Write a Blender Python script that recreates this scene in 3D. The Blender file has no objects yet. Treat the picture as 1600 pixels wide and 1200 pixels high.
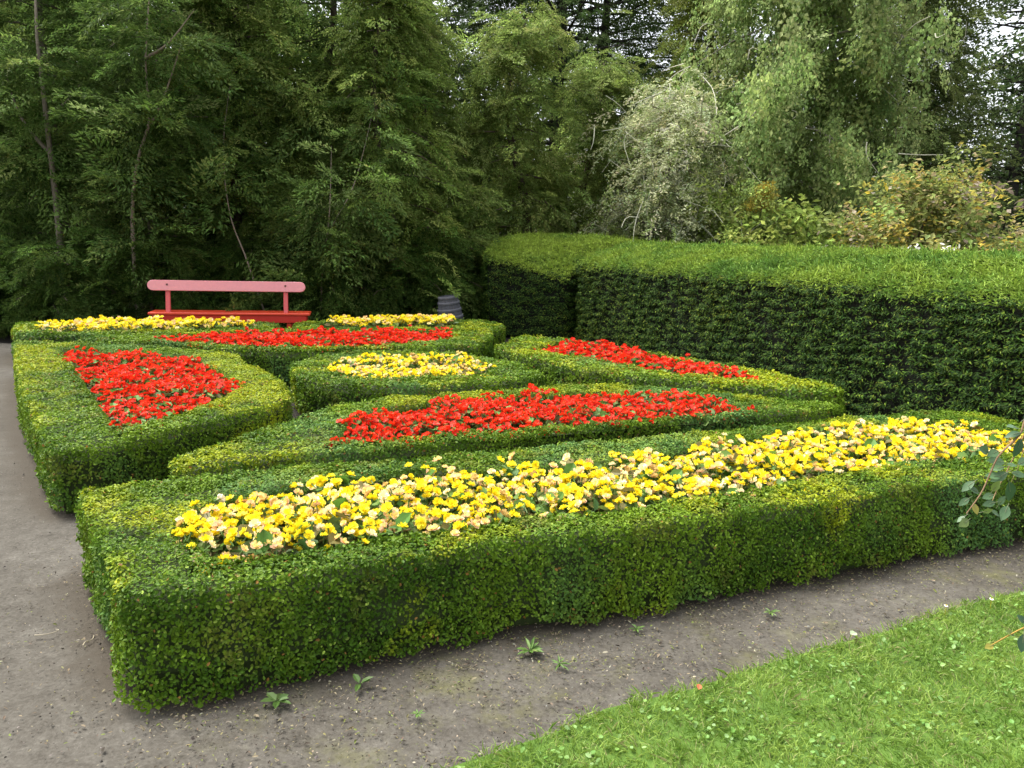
import bpy, math, random
import numpy as np
from mathutils import Vector, Matrix
from mathutils.geometry import tessellate_polygon

# ---------------------------------------------------------------- camera, light, exposure
scene = bpy.context.scene
col = scene.collection
FOC = 1209.0
PITCH = math.atan(226 / FOC)
ROLL = math.atan(0.027)
cam_data = bpy.data.cameras.new('camera')
cam = bpy.data.objects.new('camera', cam_data)
col.objects.link(cam)
cam_data.sensor_width = 36
cam_data.lens = 36 * FOC / 1600
cam_data.clip_start = 0.05
cam_data.clip_end = 2000
F = Vector((0, math.cos(PITCH), -math.sin(PITCH)))
R0 = Vector((1, 0, 0))
U0 = Vector((0, math.sin(PITCH), math.cos(PITCH)))
R = R0 * math.cos(ROLL) + U0 * math.sin(ROLL)
U = -R0 * math.sin(ROLL) + U0 * math.cos(ROLL)
m3 = Matrix((R, U, -F)).transposed()
cam.matrix_world = Matrix.Translation((0, 0, 1.6)) @ m3.to_4x4()
scene.camera = cam

SUN_ELEV, SUN_AZ = math.radians(60), math.radians(-60)     # azimuth from +Y towards +X
world = bpy.data.worlds.new('World')
scene.world = world
world.use_nodes = True
nt = world.node_tree
nt.nodes.clear()
sky = nt.nodes.new('ShaderNodeTexSky')
sky.sky_type = 'NISHITA'
sky.sun_disc = False
sky.sun_elevation = SUN_ELEV
sky.sun_rotation = SUN_AZ
sky.air_density = 1.0
sky.dust_density = 4.0
sky.ozone_density = 1.0
hsv = nt.nodes.new('ShaderNodeHueSaturation')
hsv.inputs['Saturation'].default_value = 0.25
bg = nt.nodes.new('ShaderNodeBackground')
bg.inputs['Strength'].default_value = 0.14
wo = nt.nodes.new('ShaderNodeOutputWorld')
nt.links.new(sky.outputs[0], hsv.inputs['Color'])
nt.links.new(hsv.outputs[0], bg.inputs['Color'])
nt.links.new(bg.outputs[0], wo.inputs['Surface'])
sl = bpy.data.lights.new('sun', 'SUN')
sl.energy = 2.0
sl.angle = math.radians(30)
sl.color = (1.0, 0.96, 0.9)
so = bpy.data.objects.new('sun', sl)
col.objects.link(so)
sd = Vector((math.sin(SUN_AZ) * math.cos(SUN_ELEV), math.cos(SUN_AZ) * math.cos(SUN_ELEV), math.sin(SUN_ELEV)))
so.rotation_euler = sd.to_track_quat('Z', 'Y').to_euler()
so.location = (-6, 4, 12)
scene.view_settings.view_transform = 'Standard'
scene.view_settings.look = 'None'
scene.view_settings.exposure = 1.72
scene.view_settings.gamma = 1
scene.render.engine = 'CYCLES'
scene.cycles.max_bounces = 6
scene.cycles.transparent_max_bounces = 4

rng = np.random.default_rng(7)
random.seed(7)

# ---------------------------------------------------------------- helpers
def tag(o, label=None, cat=None, group=None, kind=None):
    if label: o['label'] = label
    if cat: o['category'] = cat
    if group: o['group'] = group
    if kind: o['kind'] = kind
    return o

def empty(name, loc, rz=0.0):
    o = bpy.data.objects.new(name, None)
    o.empty_display_size = 0.1
    o.location = loc
    o.rotation_euler = (0, 0, rz)
    col.objects.link(o)
    return o

def link(name, me, parent=None, loc=None):
    o = bpy.data.objects.new(name, me)
    col.objects.link(o)
    if parent is not None: o.parent = parent
    if loc is not None: o.location = loc
    return o

def copy_tree(o, parent=None):
    c = o.copy()
    col.objects.link(c)
    c.parent = parent
    for ch in list(o.children):
        copy_tree(ch, c)
    return c

class Acc:
    """collects faces with one colour per face, becomes ONE mesh"""
    def __init__(self):
        self.v, self.loops, self.tot, self.c, self.m, self.n = [], [], [], [], [], 0
    def add(self, verts, faces, cols, mat=0):
        verts = np.asarray(verts, float).reshape(-1, 3)
        faces = np.asarray(faces, np.int64)
        if len(faces) == 0: return
        self.v.append(verts)
        self.loops.append((faces + self.n).ravel())
        self.tot.append(np.full(len(faces), faces.shape[1]))
        cols = np.asarray(cols, float)
        if cols.ndim == 1: cols = np.tile(cols, (len(faces), 1))
        self.c.append(cols)
        self.m.append(np.full(len(faces), mat))
        self.n += len(verts)
    def mesh(self, name, mats, smooth=False):
        v = np.concatenate(self.v); lp = np.concatenate(self.loops)
        tot = np.concatenate(self.tot); c = np.concatenate(self.c); mi = np.concatenate(self.m)
        me = bpy.data.meshes.new(name)
        me.vertices.add(len(v)); me.vertices.foreach_set('co', v.astype(np.float32).ravel())
        me.loops.add(len(lp)); me.loops.foreach_set('vertex_index', lp.astype(np.int32))
        me.polygons.add(len(tot))
        st = np.concatenate([[0], np.cumsum(tot)[:-1]])
        me.polygons.foreach_set('loop_start', st.astype(np.int32))
        if not isinstance(mats, (list, tuple)): mats = [mats]
        for mt in mats: me.materials.append(mt)
        me.polygons.foreach_set('material_index', mi.astype(np.int32))
        me.polygons.foreach_set('use_smooth', np.full(len(tot), smooth))
        at = me.attributes.new('col', 'FLOAT_COLOR', 'FACE')
        c4 = np.ones((len(c), 4), np.float32); c4[:, :3] = c
        at.data.foreach_set('color', c4.ravel())
        me.update(calc_edges=True)
        return me

def nrm(a):
    return a / np.maximum(np.linalg.norm(a, axis=-1, keepdims=True), 1e-9)

def noise2(p, scale, seed):
    """smooth pseudo-noise in -1..1 for (n,2|3) points"""
    r = np.random.default_rng(seed)
    out = np.zeros(len(p)); amp = 0
    for o in range(3):
        for k in range(4):
            d = r.normal(size=p.shape[1]); d /= np.linalg.norm(d)
            out += (0.6 ** o) * np.sin(p @ d * (2 ** o) * 6.28 / scale * r.uniform(.7, 1.3) + r.uniform(0, 6.28))
        amp += (0.6 ** o) * 2.0
    return np.clip(out / amp, -1, 1)

def leaves(acc, P, N, A, L, W, C, shape=6, fold=0.25, mat=0, bend=0.0):
    """P base points, N leaf normals, A leaf axes (made perpendicular to N)"""
    n = len(P)
    if n == 0: return
    N = nrm(N)
    A = nrm(A - N * np.sum(A * N, 1, keepdims=True))
    B = np.cross(N, A)
    L = np.broadcast_to(np.asarray(L, float), (n,))[:, None]
    W = np.broadcast_to(np.asarray(W, float), (n,))[:, None] * 0.5
    if shape == 4:
        v = np.stack([P, P + A * L * .45 + B * W + N * W * fold, P + A * L - N * L * bend,
                      P + A * L * .45 - B * W + N * W * fold], 1)
        f = np.arange(n)[:, None] * 4 + np.array([[0, 1, 2, 3]])
        acc.add(v, f, C, mat)
    else:
        v = np.stack([P,
                      P + A * L * .28 + B * W * .85 + N * W * fold,
                      P + A * L * .68 + B * W * .85 + N * (W * fold - L * bend * .5),
                      P + A * L - N * L * bend,
                      P + A * L * .68 - B * W * .85 + N * (W * fold - L * bend * .5),
                      P + A * L * .28 - B * W * .85 + N * W * fold], 1)
        b = np.arange(n)[:, None] * 6
        f = np.concatenate([b + np.array([[0, 1, 2, 3]]), b + np.array([[0, 3, 4, 5]])])
        acc.add(v, f, np.concatenate([C, C]), mat)

def tube(acc, pts, radii, c, sides=7, mat=0):
    pts = np.asarray(pts, float); radii = np.asarray(radii, float)
    n = len(pts)
    T = np.gradient(pts, axis=0); T = nrm(T)
    ref = np.array([0.31, 0.95, 0.05]) if abs(T[0, 2]) > .8 else np.array([0, 0, 1.0])
    a = np.arange(sides) / sides * 2 * math.pi
    X = nrm(np.cross(T, ref)); Y = np.cross(T, X)
    v = pts[:, None] + radii[:, None, None] * (np.cos(a)[None, :, None] * X[:, None] + np.sin(a)[None, :, None] * Y[:, None])
    f = []
    for i in range(n - 1):
        for k in range(sides):
            k2 = (k + 1) % sides
            f.append((i * sides + k, i * sides + k2, (i + 1) * sides + k2, (i + 1) * sides + k))
    acc.add(v.reshape(-1, 3), f, c, mat)

def smooth_path(pts, n):
    pts = np.asarray(pts, float)
    t = np.linspace(0, len(pts) - 1, n)
    out = []
    for x in t:
        i = min(int(x), len(pts) - 2); u = x - i
        p0, p1, p2, p3 = pts[max(i - 1, 0)], pts[i], pts[i + 1], pts[min(i + 2, len(pts) - 1)]
        out.append(.5 * ((2 * p1) + (-p0 + p2) * u + (2 * p0 - 5 * p1 + 4 * p2 - p3) * u * u + (-p0 + 3 * p1 - 3 * p2 + p3) * u ** 3))
    return np.array(out)

def pal(cols, w, n, jit=.12, r=rng):
    cols = np.asarray(cols, float)
    i = r.choice(len(cols), size=n, p=np.asarray(w) / np.sum(w))
    c = cols[i] * (1 + r.normal(0, jit, (n, 1))) * (1 + r.normal(0, jit * .35, (n, 3)))
    return np.clip(c, .002, 1)

# ---------------------------------------------------------------- materials
def leaf_material(name, rough=.5, trans=.3, spec=.35):
    m = bpy.data.materials.new(name); m.use_nodes = True
    t = m.node_tree; t.nodes.clear()
    a = t.nodes.new('ShaderNodeAttribute'); a.attribute_name = 'col'
    b = t.nodes.new('ShaderNodeBsdfPrincipled')
    b.inputs['Roughness'].default_value = rough
    b.inputs['Specular IOR Level'].default_value = spec
    tr = t.nodes.new('ShaderNodeBsdfTranslucent')
    mx = t.nodes.new('ShaderNodeMixShader'); mx.inputs[0].default_value = trans
    o = t.nodes.new('ShaderNodeOutputMaterial')
    t.links.new(a.outputs['Color'], b.inputs['Base Color'])
    t.links.new(a.outputs['Color'], tr.inputs['Color'])
    t.links.new(b.outputs[0], mx.inputs[1]); t.links.new(tr.outputs[0], mx.inputs[2])
    t.links.new(mx.outputs[0], o.inputs['Surface'])
    return m

def solid_material(name, rough=.8, bump=0, bscale=40, vary=.3, spec=.3):
    """colour from the mesh's own attribute, broken up by noise"""
    m = bpy.data.materials.new(name); m.use_nodes = True
    t = m.node_tree; b = t.nodes['Principled BSDF']
    a = t.nodes.new('ShaderNodeAttribute'); a.attribute_name = 'col'
    tc = t.nodes.new('ShaderNodeTexCoord')
    n = t.nodes.new('ShaderNodeTexNoise'); n.inputs['Scale'].default_value = bscale; n.inputs['Detail'].default_value = 6
    t.links.new(tc.outputs['Object'], n.inputs['Vector'])
    r = t.nodes.new('ShaderNodeMapRange')
    r.inputs['To Min'].default_value = 1 - vary; r.inputs['To Max'].default_value = 1 + vary
    t.links.new(n.outputs['Fac'], r.inputs['Value'])
    mu = t.nodes.new('ShaderNodeMix'); mu.data_type = 'RGBA'; mu.blend_type = 'MULTIPLY'
    mu.inputs['Factor'].default_value = 1
    t.links.new(a.outputs['Color'], mu.inputs[6]); t.links.new(r.outputs[0], mu.inputs[7])
    t.links.new(mu.outputs[2], b.inputs['Base Color'])
    b.inputs['Roughness'].default_value = rough
    b.inputs['Specular IOR Level'].default_value = spec
    if bump:
        bp = t.nodes.new('ShaderNodeBump'); bp.inputs['Strength'].default_value = bump; bp.inputs['Distance'].default_value = .02
        t.links.new(n.outputs['Fac'], bp.inputs['Height']); t.links.new(bp.outputs[0], b.inputs['Normal'])
    return m

def ground_material(name, ramp, scales=(1.2, 9, 90), bump=.5, rough=.95, weights=(.5, .3, .2), dist=.01):
    m = bpy.data.materials.new(name); m.use_nodes = True
    t = m.node_tree; b = t.nodes['Principled BSDF']
    tc = t.nodes.new('ShaderNodeTexCoord')
    prev = None; hs = []
    for s, w in zip(scales, weights):
        n = t.nodes.new('ShaderNodeTexNoise'); n.inputs['Scale'].default_value = s; n.inputs['Detail'].default_value = 8
        n.inputs['Roughness'].default_value = .62
        t.links.new(tc.outputs['Object'], n.inputs['Vector'])
        mu = t.nodes.new('ShaderNodeMath'); mu.operation = 'MULTIPLY'; mu.inputs[1].default_value = w
        t.links.new(n.outputs['Fac'], mu.inputs[0]); hs.append(n)
        if prev is None: prev = mu
        else:
            ad = t.nodes.new('ShaderNodeMath'); ad.operation = 'ADD'
            t.links.new(prev.outputs[0], ad.inputs[0]); t.links.new(mu.outputs[0], ad.inputs[1]); prev = ad
    cr = t.nodes.new('ShaderNodeValToRGB')
    el = cr.color_ramp.elements
    while len(el) < len(ramp): el.new(.5)
    for e, (p, c) in zip(el, ramp): e.position = p; e.color = (*c, 1)
    t.links.new(prev.outputs[0], cr.inputs[0]); t.links.new(cr.outputs[0], b.inputs['Base Color'])
    b.inputs['Roughness'].default_value = rough; b.inputs['Specular IOR Level'].default_value = .2
    bp = t.nodes.new('ShaderNodeBump'); bp.inputs['Strength'].default_value = bump; bp.inputs['Distance'].default_value = dist
    t.links.new(prev.outputs[0], bp.inputs['Height']); t.links.new(bp.outputs[0], b.inputs['Normal'])
    return m

M_BOX = leaf_material('box_leaf', .5, .3, .14)
M_YEW = leaf_material('yew_leaf', .6, .25, .15)
M_TREE = leaf_material('tree_leaf', .6, .5, .15)
M_PETAL = leaf_material('petal', .55, .3, .25)
M_GRASS = leaf_material('grass_blade', .5, .35, .3)
M_BARK = solid_material('bark', .9, .8, 18, .35)
M_PAINT = solid_material('worn_paint', .38, .08, 30, .1, .5)
M_BARREL = solid_material('weathered_wood', .85, .3, 25, .25)
M_LITTER = solid_material('litter', .9, 0, 30, .15)

# ---------------------------------------------------------------- the ground
def sheet(name, pts, z, mat, kind='structure'):
    me = bpy.data.meshes.new(name)
    me.from_pydata([(x, y, z) for x, y in pts], [], [list(range(len(pts)))])
    me.materials.append(mat); me.update()
    o = link(name, me); o['kind'] = kind
    return o

PATH_ARGS = ([(.36, (.034, .03, .023)), (.45, (.058, .052, .042)), (.54, (.082, .075, .062)), (.66, (.13, .12, .102))], (.9, 11, 70), .9)
def make_ground():
    soil = ground_material('soil', [(.3, (.006, .005, .004)), (.5, (.012, .01, .007)), (.65, (.026, .021, .015))], (1.5, 12, 60), .8)
    turf = ground_material('turf', [(.3, (.03, .06, .01)), (.55, (.07, .13, .02)), (.7, (.12, .19, .04))], (2, 20, 120), .6)
    sheet('ground', [(-400, -400), (400, -400), (400, 400), (-400, 400)], -.03, soil)
    edge = [(-1.2, 1.45), (-.7, 1.78), (-.34, 2.0), (-.13, 2.13), (.16, 2.29), (.36, 2.44), (.68, 2.57), (1.02, 2.76), (1.34, 2.92), (1.67, 3.07), (2.07, 3.3), (2.49, 3.48), (3.5, 3.97), (4.6, 4.3), (6, 4.5), (9, 4.7)]
    sheet('lawn', edge + [(12, 4.7), (12, -8), (-2, -8), (-1.8, 0)], .006, turf)
    return np.array(edge)
LAWN_EDGE = make_ground()

PATH_OUTLINE = np.array([(-11, -6), (9, -6), (9, 5.6), (5.5, 5.5), (3.7, 4.8), (.9, 3.6), (-.6, 2.95), (-1.2, 2.7), (-1.9, 3.6), (-2.6, 4.5), (-5.1, 8.1), (-6.0, 9.6), (-6.4, 10.6), (-7.4, 10.7), (-9.3, 9.2), (-11, 8.6)])

# ---------------------------------------------------------------- clipped hedges
def resample(poly, step):
    p = np.asarray(poly, float); q = np.roll(p, -1, 0)
    out = []
    for a, b in zip(p, q):
        n = max(1, int(round(np.hypot(*(b - a)) / step)))
        for k in range(n): out.append(a + (b - a) * k / n)
    return np.array(out)

def soften(poly, step=.08, it=2):
    p = resample(poly, step)
    for _ in range(it): p = (np.roll(p, 1, 0) + 2 * p + np.roll(p, -1, 0)) / 4
    return p

def area2(p):
    q = np.roll(p, -1, 0)
    return np.sum(p[:, 0] * q[:, 1] - q[:, 0] * p[:, 1])

def inside(pt, poly):
    x, y = pt[:, 0], pt[:, 1]; r = np.zeros(len(pt), bool)
    q = np.roll(poly, -1, 0)
    for (x1, y1), (x2, y2) in zip(poly, q):
        if y1 == y2: continue
        c = ((y1 > y) != (y2 > y)) & (x < (x2 - x1) * (y - y1) / (y2 - y1) + x1)
        r ^= c
    return r

def edge_dist(pt, poly):
    """distance to the outline and the direction away from the nearest outline point"""
    best = np.full(len(pt), 1e9); dr = np.zeros((len(pt), 2))
    q = np.roll(poly, -1, 0)
    for a, b in zip(poly, q):
        ab = b - a; t = np.clip(((pt - a) @ ab) / max(ab @ ab, 1e-9), 0, 1)
        d = pt - (a + t[:, None] * ab); l = np.hypot(d[:, 0], d[:, 1])
        k = l < best; best[k] = l[k]; dr[k] = d[k]
    return best, dr / np.maximum(best, 1e-6)[:, None]

def vnorm2(p):
    t = np.roll(p, -1, 0) - np.roll(p, 1, 0)
    n = np.stack([t[:, 1], -t[:, 0]], 1)
    n /= np.maximum(np.hypot(n[:, 0], n[:, 1]), 1e-9)[:, None]
    return n if area2(p) > 0 else -n        # outward

BOX_GREENS = [(.028, .085, .014), (.05, .13, .018), (.085, .185, .022), (.15, .25, .03), (.06, .15, .06)]
def box_colours(P, seed, n, brighter=0.0):  # shifts towards lime: young growth, plus light painted on tops and shade on walls
    """leaf colours: green with soft-edged patches of younger, yellower growth and of blue-green leaf"""
    p3 = P[:, :3]
    g = noise2(p3, .9, seed) + .55 * noise2(p3, .25, seed + 1)
    r = np.random.default_rng(seed + 5)
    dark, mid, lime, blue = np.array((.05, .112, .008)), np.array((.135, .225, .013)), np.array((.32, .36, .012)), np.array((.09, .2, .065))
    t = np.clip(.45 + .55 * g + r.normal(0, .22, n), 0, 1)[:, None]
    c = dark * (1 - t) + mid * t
    l = np.clip((noise2(p3, 1.3, seed + 2) + .3 * noise2(p3, .3, seed + 9) - .34 + brighter) * 2.2, 0, 1)[:, None] * r.uniform(.3, 1, (n, 1))
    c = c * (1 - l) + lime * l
    bl = np.clip((noise2(p3, 1.5, seed + 3) - .32) * 1.7, 0, 1)[:, None] * r.uniform(.3, .8, (n, 1))
    c = c * (1 - bl) + blue * bl
    y = r.random(n) < .05
    c[y] = np.array((.2, .29, .04)) * r.uniform(.7, 1.2, (y.sum(), 1))
    bz_ = np.clip((noise2(p3, .42, seed + 13) - .5) * 2.2, 0, 1)[:, None] * r.uniform(0, .7, (n, 1))
    c = c * (1 - bz_) + np.array((.17, .16, .03)) * bz_
    br = r.random(n) < .01
    c[br] = np.array((.22, .12, .03))
    return np.clip(c * (1 + r.normal(0, .16, (n, 1))), .004, 1)

def box_hedge(outer, inner, top, dens_t, dens_w, L, label, seed, group='clipped box hedges of the parterre', soil_z=.12, flare=.04):
    o = soften(outer, .05, 1); o = o + vnorm2(o) * (noise2(o, .7, seed)[:, None] * .012)
    i = soften(inner, .06, 1)
    r = np.random.default_rng(seed)
    acc = Acc()
    core_c = (.03, .045, .01)
    # woody core, a few centimetres inside the leaf surface
    def ring(p, off, z): return np.column_stack([p + vnorm2(p) * off, np.full(len(p), z)])
    sgn = 1
    vo = vnorm2(o); fw = np.clip(vo @ np.array((.35, -.94)), 0, 1)[:, None] ** 1.5 * flare
    def fl(r_, s): r_[:, :2] += vo * fw * s; return r_
    lev = [fl(ring(o, -.12, -.03), 1), fl(ring(o, -.06, .1), .75), ring(o, -.05, top - .1), ring(o, -.09, top - .062)]
    no = len(o)
    v = np.concatenate(lev); f = []
    for a in range(3):
        for k in range(no):
            k2 = (k + 1) % no; f.append((a * no + k, a * no + k2, (a + 1) * no + k2, (a + 1) * no + k))
    acc.add(v, f, core_c, 1)
    lev = [ring(i, .04, soil_z - .05), ring(i, .04, top - .09), ring(i, .065, top - .062)]
    ni = len(i); v = np.concatenate(lev); f = []
    for a in range(2):
        for k in range(ni):
            k2 = (k + 1) % ni; f.append((a * ni + k, (a + 1) * ni + k, (a + 1) * ni + k2, a * ni + k2))
    acc.add(v, f, core_c, 1)
    pl = [[Vector((x, y, 0)) for x, y, z in ring(o, -.09, 0)], [Vector((x, y, 0)) for x, y, z in ring(i, .065, 0)]]
    tri = tessellate_polygon(pl)
    vv = np.concatenate([ring(o, -.09, top - .062), ring(i, .065, top - .062)])
    acc.add(vv, np.array(tri), core_c, 1)
    # leaves on the top
    lo, hi = o.min(0), o.max(0)
    n = int((hi[0] - lo[0]) * (hi[1] - lo[1]) * dens_t)
    pt = lo + r.random((n, 2)) * (hi - lo)
    pt = pt[inside(pt, o) & ~inside(pt, i)]
    d1, n1 = edge_dist(pt, o); d2, n2 = edge_dist(pt, i)
    er = .032
    tilt = np.zeros((len(pt), 3)); z = np.full(len(pt), top)
    z += .016 * noise2(pt, .45, seed + 20) + .012 * noise2(pt, .16, seed + 21)
    for d, nn in ((d1, n1), (d2, n2)):
        u = np.clip(1 - d / er, 0, 1)
        z -= er * (1 - np.sqrt(1 - u * u)) * .8
        tilt[:, :2] -= nn * u[:, None]
    z -= np.abs(r.normal(0, .014, len(pt)))
    P = np.column_stack([pt, z])
    N = nrm(np.array([0, 0, 1.0]) + tilt) + r.normal(0, .4, (len(pt), 3))
    A = r.normal(0, 1, (len(pt), 3)) + np.array([0, 0, .3]) + tilt
    Ls = L * r.uniform(.7, 1.25, len(pt))
    leaves(acc, P - nrm(A) * L * .3, N, A, Ls, Ls * .62, np.clip(box_colours(P, seed + 30, len(P), .3) * np.array((1.1, 1.06, 1.0)), 0, 1))  # tops coloured lighter, painting in light from above besides young growth
    # leaves on the walls
    for poly, zl, sg in ((o, .008, 1), (i, soil_z, -1)):
        q = np.roll(poly, -1, 0); seg = np.hypot(*(q - poly).T); per = seg.sum()
        n = int(per * (top - zl) * dens_w)
        s = r.random(n) * per; cs = np.concatenate([[0], np.cumsum(seg)])
        k = np.clip(np.searchsorted(cs, s) - 1, 0, len(poly) - 1)
        t = (s - cs[k]) / np.maximum(seg[k], 1e-9)
        vn = vnorm2(poly)
        b = poly[k] * (1 - t[:, None]) + q[k] * t[:, None]
        nn = nrm(vn[k] * (1 - t[:, None]) + vn[(k + 1) % len(poly)] * t[:, None]) * sg
        zz = zl + (top - .01 - zl) * r.random(n)
        low = np.clip((.1 - zz) / .1, 0, 1)
        rag = noise2(b, .35, seed + 40) * .5 + .5
        keep = (zz > .0 + .07 * rag ** 2) if sg > 0 else np.ones(n, bool)
        bul = .02 * noise2(np.column_stack([b, zz]), .4, seed + 41) + .014 * noise2(np.column_stack([b, zz]), .13, seed + 42)
        up = np.clip(1 - (top - zz) / er, 0, 1)
        off = bul - low ** 2 * .02 + (flare * np.clip(nn @ np.array((.35, -.94)), 0, 1) ** 1.5 * np.clip(1 - zz / top, 0, 1) if sg > 0 else 0) - er * (1 - np.sqrt(1 - up * up)) * .8 - np.abs(r.normal(0, .02, n))
        thin = noise2(np.column_stack([b, zz * 1.4]), .33, seed + 44)
        keep &= (thin < .5) | (r.random(n) < .45)
        P = np.column_stack([b + nn * off[:, None], zz])[keep]
        n3 = np.column_stack([nn, np.full(n, .25)])[keep]
        m = len(P)
        N = nrm(n3) + r.normal(0, .5, (m, 3))
        A = r.normal(0, .8, (m, 3)) + np.array([0, 0, .35]) + n3 * .35
        Ls = L * r.uniform(.7, 1.25, m)
        leaves(acc, P - nrm(A) * L * .3, N, A, Ls, Ls * .62, box_colours(P, seed + 30, m, -.28))  # walls coloured darker as painted shade, with fewer young lime leaves
    # stray shoots that have grown since the last clip
    m = len(pt) // 260; k = r.integers(len(pt), size=m)
    base = np.repeat(np.column_stack([pt[k], z[k]]), 4, 0) + r.normal(0, .006, (m * 4, 3)) + np.repeat(np.stack([np.zeros(m), np.zeros(m), r.uniform(.0, .02, m)], 1), 4, 0)
    leaves(acc, base, r.normal(0, 1, (m * 4, 3)), np.array([0, 0, .9]) + r.normal(0, .6, (m * 4, 3)), L * 1.1, L * .6, pal([(.2, .3, .03), (.15, .26, .025)], [1, 1], m * 4, .15, r))
    ob = link('box_hedge', acc.mesh('box_hedge', [M_BOX, M_BARK]))
    return tag(ob, label, 'hedge', group)

TOP = .39
def P_(s): return np.array(s)
A_out = [(-1.31, 2.43), (-1.09, 2.49), (-0.89, 2.57), (-0.56, 2.73), (-0.14, 2.96), (0.29, 3.11), (0.86, 3.35), (1.24, 3.52), (1.66, 3.68), (1.91, 3.8), (2.2, 3.95), (2.47, 4.05), (2.89, 4.2), (3.54, 4.49), (3.88, 4.74), (3.97, 5.06), (3.89, 5.32), (3.76, 5.54), (3.6, 5.78), (3.38, 5.93), (2.81, 5.7), (2.51, 5.6), (2.05, 5.36), (1.28, 5.0), (0.4, 4.61), (-0.35, 4.27), (-0.73, 4.13), (-1.11, 4.02), (-1.41, 3.84), (-1.69, 3.67), (-2.06, 3.52)]
A_in = [(-1.39, 3.17), (-1.15, 2.76), (-1.08, 2.74), (-0.83, 2.84), (-0.59, 2.99), (-0.2, 3.14), (0.02, 3.3), (0.4, 3.38), (0.75, 3.55), (1.07, 3.71), (1.41, 3.87), (1.86, 4.14), (2.24, 4.34), (2.75, 4.52), (3.2, 4.68), (3.51, 4.84), (3.47, 5.03), (3.4, 5.27), (3.09, 5.53), (2.21, 5.19), (1.68, 4.9), (1.19, 4.63), (0.92, 4.45), (0.37, 4.16), (0.01, 4.04), (-0.49, 3.92), (-0.95, 3.73), (-1.2, 3.51), (-1.32, 3.38)]
C_out = [(-1.82, 3.95), (-1.67, 3.91), (-1.46, 4.03), (-1.16, 4.22), (-0.78, 4.39), (-0.23, 4.66), (0.43, 5.01), (1.33, 5.42), (2.15, 5.71), (2.62, 5.91), (2.56, 6.07), (2.12, 6.21), (1.64, 6.48), (1.04, 6.63), (0.62, 6.63), (0.2, 6.41), (-0.57, 6.03), (-0.98, 5.84), (-1.21, 5.6), (-1.43, 5.13), (-1.66, 4.54), (-1.84, 4.1)]
C_in = [(-1.08, 4.48), (-0.8, 4.53), (-0.44, 4.76), (0.01, 4.92), (0.44, 5.12), (0.91, 5.33), (1.41, 5.53), (1.84, 5.74), (1.62, 6.0), (1.3, 6.16), (0.79, 6.25), (0.52, 6.21), (0.0, 5.98), (-0.43, 5.8), (-0.71, 5.62), (-0.92, 5.44), (-1.04, 5.13), (-1.05, 4.86)]
B_out = [(-5.34, 8.18), (-4.51, 6.92), (-3.84, 5.91), (-3.11, 4.88), (-2.53, 4.11), (-2.37, 4.22), (-2.26, 4.43), (-2.0, 4.96), (-1.75, 5.44), (-1.74, 6.13), (-1.83, 6.44), (-1.94, 6.61), (-2.27, 6.93), (-2.56, 7.26), (-2.77, 7.72), (-3.14, 7.97), (-3.61, 8.12), (-4.13, 8.22), (-4.73, 8.31)]
B_in = [(-4.62, 7.82), (-3.63, 6.38), (-2.97, 5.41), (-2.48, 4.71), (-2.39, 4.74), (-2.24, 5.09), (-2.19, 5.52), (-2.14, 6.05), (-2.59, 6.77), (-3.01, 7.3), (-3.5, 7.58), (-4.17, 7.77)]
D_out = [(-2.0, 6.9), (-1.84, 6.6), (-1.49, 6.34), (-1.17, 6.3), (-0.74, 6.36), (-0.25, 6.53), (0.1, 6.77), (0.31, 7.03), (0.25, 7.27), (0.01, 7.74), (-0.42, 8.16), (-0.84, 8.32), (-1.4, 8.26), (-1.77, 8.09), (-2.02, 7.77), (-2.1, 7.26)]
D_in = [(-1.71, 7.06), (-1.47, 6.72), (-1.12, 6.67), (-0.85, 6.72), (-0.46, 6.88), (-0.18, 7.09), (-0.25, 7.46), (-0.47, 7.87), (-0.81, 8.04), (-1.26, 7.91), (-1.55, 7.68), (-1.7, 7.37)]
E_out = [(-0.22, 8.8), (0.11, 8.16), (0.36, 7.81), (0.59, 7.48), (0.93, 7.27), (1.24, 7.01), (1.87, 6.81), (2.47, 6.62), (2.85, 6.56), (2.94, 6.72), (2.86, 7.05), (2.64, 7.44), (2.29, 7.93), (1.77, 8.51), (1.27, 8.93), (0.75, 9.7), (0.12, 10.03)]
E_in = [(0.24, 8.68), (0.48, 8.42), (1.0, 8.0), (1.27, 7.59), (1.59, 7.31), (1.98, 7.16), (2.28, 7.07), (2.34, 7.21), (1.98, 7.92), (1.51, 8.66), (1.03, 9.39), (0.54, 9.47)]
F_out = [(-4.93, 8.66), (-4.25, 8.46), (-3.73, 8.41), (-2.91, 8.16), (-2.34, 8.17), (-1.85, 8.37), (-1.23, 8.6), (-0.74, 8.75), (-0.39, 8.98), (-0.26, 9.68), (-0.29, 10.22), (-0.64, 10.22), (-1.71, 10.18), (-3.3, 9.88), (-4.32, 9.23)]
F_in = [(-4.09, 8.72), (-3.62, 8.49), (-2.81, 8.39), (-2.29, 8.38), (-1.47, 8.71), (-0.85, 9.3), (-0.75, 9.84), (-0.86, 10.09), (-1.68, 9.97), (-3.22, 9.62), (-3.85, 9.21)]
G_out = [(-6.14, 9.41), (-5.73, 8.84), (-5.08, 8.93), (-4.37, 9.35), (-3.78, 9.62), (-3.1, 10.0), (-3.15, 10.37), (-3.3, 10.66), (-4.37, 10.47), (-5.52, 10.17), (-6.38, 9.87)]
G_in = [(-5.69, 9.17), (-5.54, 9.08), (-4.71, 9.4), (-4.05, 9.7), (-3.37, 10.09), (-3.4, 10.31), (-4.28, 10.25), (-5.4, 9.96), (-5.96, 9.67)]
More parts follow.
